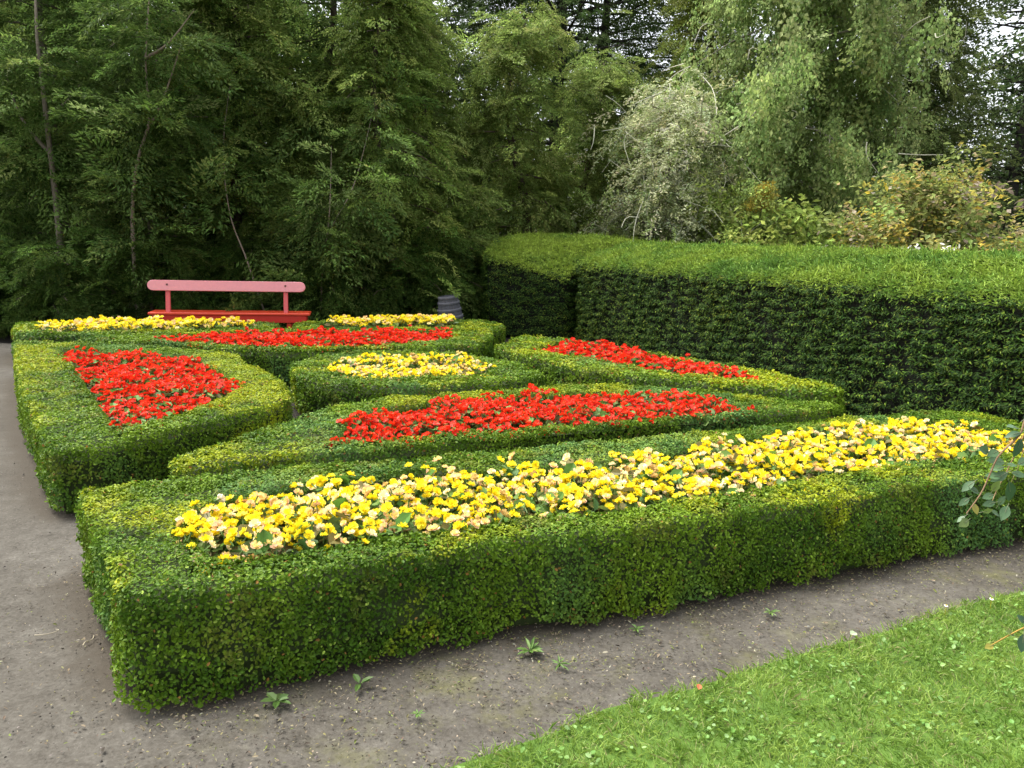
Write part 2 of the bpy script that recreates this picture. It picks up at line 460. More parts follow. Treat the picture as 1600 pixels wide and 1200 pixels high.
H_out = [(-3.0, 10.41), (-2.73, 9.87), (-1.74, 10.33), (-0.88, 10.38), (-0.3, 10.37), (-0.12, 10.72), (-0.14, 11.21), (-0.37, 11.7), (-1.0, 11.72), (-1.91, 11.38), (-2.97, 10.92)]
H_in = [(-2.64, 10.42), (-2.52, 10.22), (-1.76, 10.48), (-1.0, 10.67), (-0.73, 10.98), (-0.97, 11.35), (-1.87, 11.12), (-2.65, 10.75)]
A_out[14:19] = [(3.8, 4.73), (3.86, 5.08), (3.8, 5.38), (3.72, 5.62), (3.58, 5.86)]
B_out[8:12] = [(-1.73, 5.42), (-1.66, 5.66), (-1.8, 6.1), (-1.96, 6.45)]
HEDGES = [
    (A_out, A_in, 13500, 18500, .0162, 'longest low box hedge, nearest the lawn, framing the front strip of yellow flowers'),
    (C_out, C_in, 9500, 10500, .019, 'low box hedge pointed at both ends round the second, front red bed'),
    (B_out, B_in, 8800, 10000, .0195, 'low box hedge beside the left path round the large triangle of red flowers'),
    (D_out, D_in, 5500, 6500, .025, 'oval low box hedge in the centre round a patch of yellow flowers'),
    (E_out, E_in, 4000, 4500, .029, 'low box hedge along the foot of the tall hedge round a red wedge bed'),
    (F_out, F_in, 3600, 4000, .031, 'low box hedge between the centre oval and the far yellow strips, round a red band'),
    (G_out, G_in, 3400, 3600, .032, 'farthest left low box hedge, round yellow flowers in front of the red bench'),
    (H_out, H_in, 3400, 3600, .032, 'farthest low box hedge right of the bench leg, round yellow flowers near the grey tub'),
]
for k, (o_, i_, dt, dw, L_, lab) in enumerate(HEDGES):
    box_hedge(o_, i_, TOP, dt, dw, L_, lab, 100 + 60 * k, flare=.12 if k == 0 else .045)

def make_path():
    """trodden earth, darker and littered along the hedge feet (a stain that belongs to the soil there)"""
    m = ground_material('trodden_path', *PATH_ARGS, weights=(.34, .3, .36), dist=.012)
    t = m.node_tree; b = t.nodes['Principled BSDF']
    src = b.inputs['Base Color'].links[0].from_socket
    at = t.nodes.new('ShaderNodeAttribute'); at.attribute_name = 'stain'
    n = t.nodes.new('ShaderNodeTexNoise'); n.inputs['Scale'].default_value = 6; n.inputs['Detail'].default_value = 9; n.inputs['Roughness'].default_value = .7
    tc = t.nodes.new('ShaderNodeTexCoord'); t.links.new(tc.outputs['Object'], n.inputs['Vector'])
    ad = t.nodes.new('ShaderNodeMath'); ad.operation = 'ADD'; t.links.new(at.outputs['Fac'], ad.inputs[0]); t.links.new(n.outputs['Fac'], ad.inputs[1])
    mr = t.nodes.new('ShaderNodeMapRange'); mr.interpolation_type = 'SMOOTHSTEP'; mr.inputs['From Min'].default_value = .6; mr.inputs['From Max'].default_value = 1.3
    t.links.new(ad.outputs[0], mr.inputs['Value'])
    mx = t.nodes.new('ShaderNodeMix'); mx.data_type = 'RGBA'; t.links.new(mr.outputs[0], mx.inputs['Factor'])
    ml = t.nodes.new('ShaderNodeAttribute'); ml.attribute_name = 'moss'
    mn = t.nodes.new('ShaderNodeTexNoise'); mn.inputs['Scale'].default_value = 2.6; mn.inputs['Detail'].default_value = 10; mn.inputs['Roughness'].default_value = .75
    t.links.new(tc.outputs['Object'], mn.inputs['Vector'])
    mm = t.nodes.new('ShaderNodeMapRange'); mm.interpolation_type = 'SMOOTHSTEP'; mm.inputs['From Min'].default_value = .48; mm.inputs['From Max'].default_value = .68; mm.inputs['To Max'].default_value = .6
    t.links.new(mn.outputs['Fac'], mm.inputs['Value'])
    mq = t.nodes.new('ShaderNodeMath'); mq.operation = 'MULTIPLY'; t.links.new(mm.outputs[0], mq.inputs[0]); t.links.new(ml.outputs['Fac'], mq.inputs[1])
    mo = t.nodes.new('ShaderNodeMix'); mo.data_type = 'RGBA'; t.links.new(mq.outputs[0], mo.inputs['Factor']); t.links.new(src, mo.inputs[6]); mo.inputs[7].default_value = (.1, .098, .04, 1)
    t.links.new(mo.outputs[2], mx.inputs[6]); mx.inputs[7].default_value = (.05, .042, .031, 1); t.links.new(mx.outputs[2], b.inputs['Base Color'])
    s = .09; lo, hi = PATH_OUTLINE.min(0), PATH_OUTLINE.max(0)
    nx, ny = ((hi - lo) / s).astype(int) + 1
    gx, gy = np.meshgrid(lo[0] + np.arange(nx + 1) * s, lo[1] + np.arange(ny + 1) * s, indexing='ij')
    V = np.column_stack([gx.ravel(), gy.ravel()])
    I = np.arange((nx + 1) * (ny + 1)).reshape(nx + 1, ny + 1)
    fc = np.stack([I[:-1, :-1], I[1:, :-1], I[1:, 1:], I[:-1, 1:]], -1).reshape(-1, 4)
    fc = fc[inside(V[fc].mean(1), PATH_OUTLINE)]
    st = np.zeros(len(V))
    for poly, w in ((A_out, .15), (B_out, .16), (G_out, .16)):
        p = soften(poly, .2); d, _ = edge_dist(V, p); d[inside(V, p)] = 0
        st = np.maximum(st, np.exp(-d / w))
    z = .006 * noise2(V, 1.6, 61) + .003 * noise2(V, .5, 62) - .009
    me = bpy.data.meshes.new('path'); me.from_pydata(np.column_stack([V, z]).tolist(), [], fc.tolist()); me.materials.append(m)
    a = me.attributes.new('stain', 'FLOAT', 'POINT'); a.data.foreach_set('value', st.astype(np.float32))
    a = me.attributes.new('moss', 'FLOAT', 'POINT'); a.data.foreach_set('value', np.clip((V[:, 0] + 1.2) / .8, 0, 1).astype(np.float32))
    import bmesh
    bm = bmesh.new(); bm.from_mesh(me); bmesh.ops.delete(bm, geom=[v for v in bm.verts if not v.link_faces], context='VERTS'); bm.to_mesh(me); bm.free()
    me.polygons.foreach_set('use_smooth', np.ones(len(me.polygons), bool)); me.update()
    link('path', me)['kind'] = 'structure'
make_path()

def tall_hedge(name, outer, zfun, front, seed, dens, label, lime=0.0):
    """dark yew hedge with a soft top of fresh shoots; zfun gives the height of the top at a plan point"""
    o = soften(outer, .15, 2); r = np.random.default_rng(seed); acc = Acc()
    core = (.006, .008, .003)
    vn = vnorm2(o); no = len(o)
    zt = zfun(o) - .06
    lev = [np.column_stack([o - vn * .09, np.zeros(no)]), np.column_stack([o - vn * .06, zt - .06]), np.column_stack([o - vn * .14, zt])]
    f = []
    for a in range(2):
        for k in range(no):
            k2 = (k + 1) % no; f.append((a * no + k, a * no + k2, (a + 1) * no + k2, (a + 1) * no + k))
    acc.add(np.concatenate(lev), f, core, 1)
    tri = tessellate_polygon([[Vector((x, y, 0)) for x, y in (o - vn * .14)]])
    acc.add(lev[2], np.array(tri), core, 1)
    # walls: shoots lying in shallow tiers, dark hollows between
    q = np.roll(o, -1, 0); seg = np.hypot(*(q - o).T); per = seg.sum(); cs = np.concatenate([[0], np.cumsum(seg)])
    n = int(per * 1.3 * dens); s = r.random(n) * per
    k = np.clip(np.searchsorted(cs, s) - 1, 0, no - 1); t = (s - cs[k]) / np.maximum(seg[k], 1e-9)
    b = o[k] * (1 - t[:, None]) + q[k] * t[:, None]
    nn = nrm(vn[k] * (1 - t[:, None]) + vn[(k + 1) % no] * t[:, None])
    ztop = zfun(b); z = .03 + (ztop - .03) * r.random(n)
    p3 = np.column_stack([b, z * 2.2])
    p3[:, 2] *= 1.5; cl = noise2(p3, .42, seed + 1) + .7 * noise2(p3, .17, seed + 2)
    kp = r.random(n) < np.clip(.6 + .8 * cl, .1, 1)
    # only walls the garden side can see carry the full density
    kp &= (nn @ np.array(front) > -.2) | (r.random(n) < .3)
    b, nn, z, cl, ztop = b[kp], nn[kp], z[kp], cl[kp], ztop[kp]; n = len(b)
    up = np.clip(1 - (ztop - z) / .12, 0, 1)
    off = .035 * cl - .1 * (1 - np.sqrt(1 - up * up)) - np.abs(r.normal(0, .02, n))
    P = np.column_stack([b + nn * off[:, None], z])
    tang = np.column_stack([-nn[:, 1], nn[:, 0], np.zeros(n)])
    A = np.column_stack([nn, np.full(n, -.1)]) * .55 + tang * r.normal(0, .9, (n, 1)) + r.normal(0, .15, (n, 3))
    N = np.column_stack([nn * .75, np.full(n, .85)]) + r.normal(0, .25, (n, 3))
    Ls = r.uniform(.025, .05, n)
    c = pal([(.015, .04, .007), (.032, .072, .01), (.065, .12, .015), (.14, .2, .025)], [3, 4, 3, .8], n, .2, r)
    warm = np.clip(noise2(P, 1.6, seed + 5) * 1.2, 0, 1)[:, None]
    c = c * (1 + warm * np.array((.5, .25, 0)))
    leaves(acc, P, N, A, Ls, Ls * .32, c, 4, .2, 0, .15)
    # soft top of new shoots
    lo, hi = o.min(0), o.max(0)
    n = int((hi[0] - lo[0]) * (hi[1] - lo[1]) * 9000)
    pt = lo + r.random((n, 2)) * (hi - lo); pt = pt[inside(pt, o)]
    d, dn = edge_dist(pt, o); u = np.clip(1 - d / .12, 0, 1)
    z = zfun(pt) - .1 * (1 - np.sqrt(1 - u * u)) + .03 * noise2(pt, .6, seed + 7) + .02 * noise2(pt, .2, seed + 8) - np.abs(r.normal(0, .025, len(pt)))
    n = len(pt); P = np.column_stack([pt, z])
    A = np.column_stack([-dn * u[:, None] * .6, np.full(n, .55)]) + r.normal(0, .6, (n, 3))
    N = np.array([0, -.3, .8]) + r.normal(0, .6, (n, 3))
    Ls = r.uniform(.028, .06, n)
    g = np.clip(.5 + lime + .6 * noise2(pt, 1.1, seed + 9) + r.normal(0, .2, n), 0, 1)[:, None]
    c = np.array((.11, .22, .035)) * (1 - g) + np.array((.25, .345, .045)) * g
    c *= r.uniform(.6, 1.25, (n, 1))
    leaves(acc, P, N, A, Ls, Ls * .28, c, 6, .2, 0, .25)
    # stray shoots standing above the clipped line
    k = r.random(n) < .025; m = k.sum()
    leaves(acc, P[k], r.normal(0, 1, (m, 3)), np.array([0, 0, 1.2]) + r.normal(0, .5, (m, 3)), r.uniform(.06, .13, m), .012, c[k], 6, .2, 0, .3)
    return tag(link(name, acc.mesh(name, [M_YEW, M_BARK])), label, 'hedge')

# the long hedge runs from the far corner towards the right of the frame
T2P, T2Q = np.array((.97, 12.74)), np.array((4.85, 3.85))
_d = (T2Q - T2P) / np.hypot(*(T2Q - T2P)); _n = np.array((-_d[1], _d[0])) * 1.0
if _n[0] < 0: _n = -_n
def z_long(p):
    w = np.clip((p - T2P) @ _n, 0, 1.4)
    return 1.28 + .3 * np.sin(np.clip(w / 1.15, 0, 1) * math.pi / 2)
tall_hedge('yew_hedge', [T2P, T2Q, T2Q + _n * 1.3, T2P + _n * 1.3], z_long, (-_n).tolist(), 31, 9000,
           'long tall dark clipped hedge running to the right edge, soft green top')
def z_short(p):
    w = np.clip(p[:, 1] - (12.9 - .3 * p[:, 0]), 0, 1.6) / 1.6
    x = np.clip((p[:, 0] + .5) / 1.3, 0, 1)
    base = 1.33 - .28 * x ** 1.3
    return base + (1.68 - .0 * x - base) * np.sin(np.clip(w, 0, 1) * math.pi / 2) * np.clip((p[:, 0] + 1.2) / 1.2, .5, 1) - .1 * np.clip(p[:, 0] - 1.5, 0, 2)
tall_hedge('yew_hedge', [(-.55, 13.08), (.0, 12.88), (.86, 12.62), (1.35, 13.2), (2.75, 14.1), (2.6, 14.9), (.5, 14.9), (-.45, 14.6)], z_short,
           (0, -1), 47, 6500, 'short tall hedge block at the far corner with a bright yellow-green rounded top', .5)

# ---------------------------------------------------------------- bedding begonias
def petal(acc, base, out, up, L, W, cup, c, r):
    """a rounded petal of six faces, ruffled, from base along out"""
    side = np.cross(up, out)
    rows = []
    for t, w, h in ((0, .25, 0), (.4, .85, .1 * cup), (.75, 1, .35 * cup), (1, .55, .75 * cup)):
        cpt = base + out * L * t + up * L * h
        for s in (-1, 0, 1):
            rows.append(cpt + side * W * .5 * w * s + up * (abs(s) * .18 * W + r.normal(0, .05 * L)))
    f = []
    for a in range(3):
        for b in range(2):
            f.append((a * 3 + b, a * 3 + b + 1, a * 3 + b + 4, a * 3 + b + 3))
    cc = np.tile(np.asarray(c, float), (6, 1))
    cc[4:] = cc[4:] * .6 + np.asarray(c[3:6] if len(c) > 3 else c) * .4 if False else cc[4:]
    acc.add(np.array(rows), f, cc)

def blossom(acc, pos, size, cols, edge, centre, r, rings=3, face=None):
    """double begonia bloom: rings of petals round a face direction"""
    up = nrm(np.array(face if face is not None else (0, 0, 1.0)))
    a = nrm(np.cross(up, (0.3, .9, .1))); b = np.cross(up, a)
    for ring in range(rings):
        n = (5, 4, 3)[ring]; L = size * (.55, .42, .28)[ring]; cup = (.25, .8, 1.6)[ring]
        ph = r.uniform(0, 6.28)
        for k in range(n):
            an = ph + k * 6.283 / n + r.normal(0, .15)
            out = a * math.cos(an) + b * math.sin(an)
            c = np.asarray(cols) * (1 + r.normal(0, .06))
            if ring == 0 and edge is not None and r.random() < .55: c = np.asarray(edge) * (1 + r.normal(0, .06))
            petal(acc, pos + up * size * .05 * ring, out, up, L, L * .95, cup, np.clip(c, 0, 1), r)
    tube(acc, [pos - up * size * .9, pos], [size * .05, size * .09], (.12, .2, .05), 4)
    if centre is not None:
        tube(acc, [pos, pos + up * size * .22], [size * .12, size * .02], centre, 5)

def begonia_leaves(acc, r, n, rad, h, size, cols):
    an = r.uniform(0, 6.283, n); rr = rad * np.sqrt(r.random(n)); zz = h * (.35 + .6 * r.random(n)) * (1 - .35 * (rr / rad) ** 2)
    P = np.column_stack([rr * np.cos(an), rr * np.sin(an), zz])
    A = np.column_stack([np.cos(an), np.sin(an), r.normal(-.1, .35, n)]) + r.normal(0, .5, (n, 3))
    N = np.array([0, 0, 1.0]) + r.normal(0, .38, (n, 3))
    L = size * r.uniform(.7, 1.3, n)
    leaves(acc, P - nrm(A) * L[:, None] * .4, N, A, L, L * .78, pal(cols, np.ones(len(cols)), n, .18, r), 6, .22, 0, .15)
    for k in range(5):
        a0 = r.uniform(0, 6.283)
        tube(acc, [(0, 0, 0), (rad * .3 * math.cos(a0), rad * .3 * math.sin(a0), h * .5), (rad * .6 * math.cos(a0), rad * .6 * math.sin(a0), h * .8)], [.006, .005, .003], (.16, .12, .05), 4)

GREEN_LEAF = [(.07, .15, .025), (.11, .21, .04), (.16, .26, .06), (.09, .17, .045), (.15, .13, .04)]
YEL = dict(cols=[((.86, .7, .016), (.88, .74, .05)), ((.88, .75, .03), (.9, .8, .14)), ((.88, .7, .26), (.88, .58, .38)), ((.9, .8, .4), (.92, .78, .56)), ((.6, .42, .14), (.45, .24, .08))], centre=(.86, .6, .02))
RED = dict(cols=[((.7, .028, .007), None), ((.8, .05, .012), None), ((.58, .016, .006), None), ((.76, .1, .06), (.84, .12, .12))], centre=(.8, .4, .03))

def make_kind(spec, seed, size, nvar, rings):
    """shared meshes: foliage and single blooms"""
    r = np.random.default_rng(seed)
    fol, blo = [], []
    for k in range(4):
        a = Acc(); begonia_leaves(a, r, 60, .145, .265, .07, GREEN_LEAF); fol.append(a)
    for k in range(nvar):
        a = Acc(); c, e = spec['cols'][k % len(spec['cols'])]
        blossom(a, np.array((0, 0, 0.0)), size * r.uniform(.85, 1.15), c, e, spec['centre'], r, rings)
        blo.append(a.mesh('blossom', M_PETAL))
    return [x.mesh('begonia_leaves', M_PETAL) for x in fol], blo

def hexfill(poly, step, inset, r):
    p = np.asarray(poly); lo, hi = p.min(0), p.max(0); out = []
    y = lo[1] + step * .3; row = 0
    while y < hi[1]:
        x = lo[0] + (step * .5 if row % 2 else 0)
        while x < hi[0]:
            out.append((x + r.normal(0, step * .13), y + r.normal(0, step * .13))); x += step
        y += step * .87; row += 1
    out = np.array(out); out = out[inside(out, p)]
    d, _ = edge_dist(out, p)
    return out[d > inset]

def bed(name, poly, kind, step, inset, nb, label, group, parts, seed, soil_z=.12, bz=.2, br=.115, tips=()):
    fol, blo, weights = kind
    r = np.random.default_rng(seed)
    pts = hexfill(poly, step, inset, r); n0 = len(pts)
    c0 = np.mean(poly, 0); tp = [np.array(poly[k]) + (c0 - poly[k]) / np.hypot(*(c0 - poly[k])) * .055 for k in tips]
    pts = np.array(list(pts) + tp)
    if parts:
        for ip, (x, y) in enumerate(pts):
            o = link(name, fol[r.integers(len(fol))], None, (x, y, soil_z))
            o.rotation_euler = (0, 0, r.uniform(0, 6.28)); s = r.uniform(.85, 1.15); w_ = s * (.6 if ip >= n0 else 1); o.scale = (w_, w_, s * r.uniform(.9, 1.1))
            tag(o, label, 'flower', group)
            n = max(2, int(r.normal(nb, nb * .25)))
            a0 = r.uniform(0, 6.28)
            for k in range(n):
                an = a0 + k * 2.4 + r.normal(0, .3); rr = br * math.sqrt((k + .5) / n)
                c = link('blossom', blo[r.choice(len(blo), p=weights)], o, (rr * math.cos(an), rr * math.sin(an), bz + r.normal(0, .014) + .035 * (1 - rr / br)))
                c.rotation_euler = (r.normal(0, .5), r.normal(0, .5), r.uniform(0, 6.28))
                q = r.uniform(.75, 1.2); c.scale = (q, q, q)
    else:
        o = None
        variants = parts_variants[name]
        for x, y in pts:
            o = link(name, variants[r.integers(len(variants))], None, (x, y, soil_z))
            o.rotation_euler = (0, 0, r.uniform(0, 6.28)); s = r.uniform(.85, 1.15); o.scale = (s, s, s)
            tag(o, label, 'flower', group)
    return len(pts)

def whole_plant(spec, seed, size, n, rings, weights, bz, br):
    out = []
    for v in range(4):
        r = np.random.default_rng(seed + v); a = Acc()
        begonia_leaves(a, r, 36, .135, .24, .075, GREEN_LEAF)
        for k in range(n):
            an = k * 2.4 + r.normal(0, .3); rr = br * math.sqrt((k + .5) / n)
            c, e = spec['cols'][r.choice(len(spec['cols']), p=weights)]
            blossom(a, np.array((rr * math.cos(an), rr * math.sin(an), bz + r.normal(0, .02) + .03 * (1 - rr / br))), size * r.uniform(.8, 1.15), c, e, spec['centre'], r, rings,
                    (r.normal(0, .5), r.normal(0, .5), 1))
        out.append(a.mesh('begonia_plant', M_PETAL))
    return out

WY = [.35, .25, .22, .14, .04]; WR = [.35, .35, .18, .12]
yf, yb = make_kind(YEL, 5, .04, 10, 3)
rf, rb = make_kind(RED, 6, .039, 8, 2)
KY = (yf, yb, [w / 2 for w in WY] * 2); KR = (rf, rb, [w / 2 for w in WR] * 2)
parts_variants = {'yellow_begonia': whole_plant(YEL, 50, .06, 11, 2, WY, .22, .11), 'red_begonia': whole_plant(RED, 70, .054, 17, 2, WR, .2, .125)}
cnt = [
    bed('yellow_begonia', A_in, KY, .15, .025, 13, 'yellow and apricot begonia in the long front bed nearest the lawn', 'begonias of the long front bed', True, 1, bz=.245),
    bed('yellow_begonia', D_in, KY, .15, .03, 12, 'yellow begonia in the small bed of the centre oval', 'begonias of the centre oval', True, 2, bz=.235),
    bed('red_begonia', C_in, KR, .165, .02, 20, 'red begonia in the pointed bed just behind the front yellow strip', 'begonias of the front red bed', True, 3, br=.135, bz=.235, tips=(0, 1, 6, 7, 8, 17)),
    bed('red_begonia', B_in, KR, .18, .05, 21, 'red begonia in the large triangular bed beside the left path', 'begonias of the left triangle', True, 4, br=.135, bz=.22, tips=(0, 3, 4, 7, 8, 9)),
    bed('red_begonia', E_in, KR, .2, .04, 0, 'red begonia in the wedge bed along the tall dark hedge', 'begonias of the right wedge', False, 5, tips=(0, 6), soil_z=.15),
    bed('red_begonia', F_in, KR, .2, .04, 0, 'red begonia in the far band behind the centre oval', 'begonias of the far red band', False, 6, tips=(0,), soil_z=.16),
    bed('yellow_begonia', G_in, KY, .18, .05, 0, 'yellow begonia in the far left bed in front of the bench', 'begonias of the far left bed', False, 7, soil_z=.18),
    bed('yellow_begonia', H_in, KY, .18, .05, 0, 'yellow begonia in the far bed near the grey tub', 'begonias of the far right bed', False, 8, soil_z=.2),
]
print('begonias', cnt)
bed_soil = ground_material('bed_soil', [(.3, (.015, .011, .008)), (.6, (.05, .036, .024))], (4, 30, 90), .8)
for p in (A_in, B_in, C_in, D_in, E_in, F_in, G_in, H_in):
    q = soften(p, .06, 1)
    sheet('bed_soil', [tuple(x) for x in q + vnorm2(q) * .06], .12, bed_soil)

# ---------------------------------------------------------------- red bench
def rbox(acc, c, s, col_, rad=0.0, mat=0):
    x, y, z = np.array(s) / 2; cx, cy, cz = c
    b = min(rad, x * .9, y * .9, z * .9)
    if b <= 0: b = 1e-4
    v = []
    for sx in (-1, 1):
        for sy in (-1, 1):
            for sz in (-1, 1):
                v += [(cx + sx * (x - b), cy + sy * (y - b), cz + sz * z), (cx + sx * (x - b), cy + sy * y, cz + sz * (z - b)), (cx + sx * x, cy + sy * (y - b), cz + sz * (z - b))]
    import bmesh
    bm = bmesh.new(); vs = [bm.verts.new(q) for q in v]
    g = bmesh.ops.convex_hull(bm, input=vs)
    bm.verts.ensure_lookup_table(); bm.verts.index_update()
    V = np.array([w.co[:] for w in bm.verts]); fs = [[w.index for w in f.verts] for f in bm.faces]
    bm.free()
    acc.add(V, np.array(fs), col_, mat)

def make_bench():
    red, paler, dark = (.68, .06, .022), (.78, .29, .31), (.55, .026, .014)  # back board a lighter pink than the red seat and legs
    root = empty('park_bench', (-4.08, 11.2, 0), math.radians(11.5))
    tag(root, 'red wooden bench with a paler pink back board and two posts, before dark trees', 'bench')
    a = Acc(); rbox(a, (.0, .0, .445), (2.2, .40, .035), red, .008)
    link('seat', a.mesh('seat', M_PAINT), root)
    a = Acc(); rbox(a, (0, -.165, .372), (2.1, .03, .105), dark, .005)
    link('apron', a.mesh('apron', M_PAINT), root)
    a = Acc(); rbox(a, (0, .165, .372), (2.1, .03, .105), dark, .005)
    link('apron', a.mesh('apron', M_PAINT), root)
    # back board: rounded ends, leaning so that its near face looks a little upward
    a = Acc(); n = 9; Lh, hh, th = 1.07, .073, .022
    prof = [(Lh - hh + hh * math.cos(t), hh * math.sin(t)) for t in np.linspace(-math.pi / 2, math.pi / 2, n)]
    prof += [(-x, z) for x, z in prof[::-1]]
    m = len(prof); v = []
    for y, s in ((-th, .93), (-th + .006, 1), (th - .006, 1), (th, .93)):
        v += [(x * (1 - (1 - s) * .06), y, z * s) for x, z in prof]
    f = []
    for L in range(3):
        f += [(L * m + k, L * m + (k + 1) % m, (L + 1) * m + (k + 1) % m, (L + 1) * m + k) for k in range(m)]
    a.add(v, f, paler)
    a.add(v[:m], [list(range(m))[::-1]], paler); a.add(v[-m:], [list(range(m))], paler)
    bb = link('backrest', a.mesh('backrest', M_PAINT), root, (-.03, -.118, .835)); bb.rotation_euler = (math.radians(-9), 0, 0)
    bb['label'] = 'paler pink back board with rounded ends'
    for x in (-.81, .79):
        a = Acc()
        tube(a, [(x, -.026, .025), (x, -.022, .0), (x, -.028, .0)], [.012, .012, .001], (.12, .05, .05), 8)
        b_ = link('bolt', a.mesh('bolt', M_PAINT), bb)
        a = Acc(); rbox(a, (0, 0, .16), (.062, .045, .33), (.68, .1, .1), .006)
        p = link('post', a.mesh('post', M_PAINT), root, (x - .03, -.135, .462)); p.rotation_euler = (math.radians(-9), 0, 0)
    for x in (-.8, .8):
        for y in (-.12, .12):
            a = Acc(); rbox(a, (x, y, .16), (.065, .055, .325), red, .006)
            link('leg', a.mesh('leg', M_PAINT), root)
make_bench()

# ---------------------------------------------------------------- grey banded tub at the back
def make_tub():
    root = empty('wooden_tub', (-.96, 12.25, 0))
    root.rotation_euler = (math.radians(3), math.radians(-7), 0)
    tag(root, 'weathered grey ribbed tub standing upside down at the dark back corner', 'tub')
    grey = (.085, .085, .095)
    a = Acc(); prof = []
    H = .66
    for k in range(29):
        t = k / 28; z = H * t
        rad = .215 - .06 * t ** 2
        prof.append((z, rad))
    S = 40
    v = []
    for z, rad in prof:
        for s in range(S):
            an = s / S * 2 * math.pi
            g = .006 if s % 4 == 0 else 0
            v.append(((rad - g) * math.cos(an), (rad - g) * math.sin(an), z))
    f = [(i * S + k, i * S + (k + 1) % S, (i + 1) * S + (k + 1) % S, (i + 1) * S + k) for i in range(28) for k in range(S)]
    a.add(v, f, grey)
    a.add(v[-S:], [list(range(S))], (.07, .07, .08))
    link('body', a.mesh('body', M_BARREL, False), root)
    for z in (.1, .25, .38, .49, .6, .685):
        a = Acc(); rad = .215 - .06 * (z / H) ** 2 + .004
        n = 40; ring = np.array([(rad * math.cos(t), rad * math.sin(t)) for t in np.linspace(0, 2 * math.pi, n, endpoint=False)])
        lv = [np.column_stack([ring * s, np.full(n, z + d)]) for s, d in ((.985, -.03), (1.03, -.026), (1.04, 0), (1.02, .018), (.98, .02))]
        f = [(i * n + k, i * n + (k + 1) % n, (i + 1) * n + (k + 1) % n, (i + 1) * n + k) for i in range(4) for k in range(n)]
        a.add(np.concatenate(lv), f, (.12, .12, .135))
        link('hoop', a.mesh('hoop', M_BARREL, True), root)
make_tub()

# ---------------------------------------------------------------- trees
def spray_template(r, kind):
    """one branchlet of unit length along x: leaf quads (base, normal, axis, length, width)"""
    P, N, A, L, W = [], [], [], [], []
    if kind == 'yew':
        for s in np.linspace(.1, 1, 12):
            z0 = -.3 * s * s
            for sd in (-1, 1):
                ln = .36 * (1.12 - s * .75) * r.uniform(.8, 1.2)
                for t in (.25, .5, .75, 1.0):
                    P.append((s + .35 * ln * t, sd * ln * t, z0 - .2 * t * ln + r.normal(0, .03)))
                    A.append((.75, sd * .6 + r.normal(0, .3), -.35 + r.normal(0, .3))); N.append((r.normal(0, .45), r.normal(0, .45), 1))
                    L.append(.125 * r.uniform(.7, 1.35)); W.append(.048)
        P.append((1, 0, -.3)); A.append((1, 0, -.5)); N.append((.4, 0, 1)); L.append(.16); W.append(.045)
    elif kind == 'ivy':
        for k in range(75):
            s = r.random(); P.append((.35 * s + r.normal(0, .08), r.normal(0, .16), -.85 * s + r.normal(0, .06)))
            A.append((.5 + r.normal(0, .4), r.normal(0, .5), -.6)); N.append((.8, r.normal(0, .5), .5 + r.normal(0, .3)))
            L.append(.115 * r.uniform(.6, 1.3)); W.append(.085)
    elif kind == 'twiggy':
        for k in range(40):
            s = r.random(); P.append((s, r.normal(0, .14) * s, .15 * s - .45 * s * s + r.normal(0, .06)))
            A.append((r.normal(.3, .6), r.normal(0, .7), r.normal(-.2, .6))); N.append((r.normal(0, .5), r.normal(0, .5), 1))
            L.append(.14 * r.uniform(.6, 1.3)); W.append(.055)
    elif kind == 'broad':
        for k in range(34):
            s = r.random(); P.append((s, r.normal(0, .26), r.normal(0, .16)))
            A.append((r.normal(.5, .6), r.normal(0, .7), r.normal(-.3, .5))); N.append((r.normal(0, .5), r.normal(0, .5), 1))
            L.append(.2 * r.uniform(.6, 1.3)); W.append(.12)
    return [np.array(x, float) for x in (P, N, A, L, W)]

def bake_sprays(acc, kind, pos, dirs, size, cols, r, up=None, jit=.12, ntemp=5, shape=6):
    temps = [spray_template(r, kind) for _ in range(ntemp)]
    n = len(pos)
    X = nrm(dirs)
    zref = np.array([0, 0, 1.0]) + r.normal(0, .25, (n, 3))
    Y = nrm(np.cross(zref, X)); Z = np.cross(X, Y)
    which = r.integers(ntemp, size=n)
    size = np.broadcast_to(size, (n,))
    for k, (P, N, A, L, W) in enumerate(temps):
        ix = np.nonzero(which == k)[0]
        if len(ix) == 0: continue
        M = np.stack([X[ix], Y[ix], Z[ix]], 1)               # rows are local axes
        tr = lambda q: np.einsum('lk,nkj->nlj', q, M)
        s = size[ix][:, None, None]
        p = pos[ix][:, None] + tr(P) * s
        nn, aa = tr(N), tr(A)
        l = (L[None] * size[ix][:, None]).ravel(); w = (W[None] * size[ix][:, None]).ravel()
        c = np.repeat(cols[ix], len(P), 0)
        sw = r.random(len(c)) < .35; c[sw] = cols[r.integers(n, size=sw.sum())]; c = np.clip(c * (1 + r.normal(0, jit, (len(c), 1))), .002, 1)
        leaves(acc, p.reshape(-1, 3), nn.reshape(-1, 3), aa.reshape(-1, 3), l, w, c, shape, .2, 0, .15)

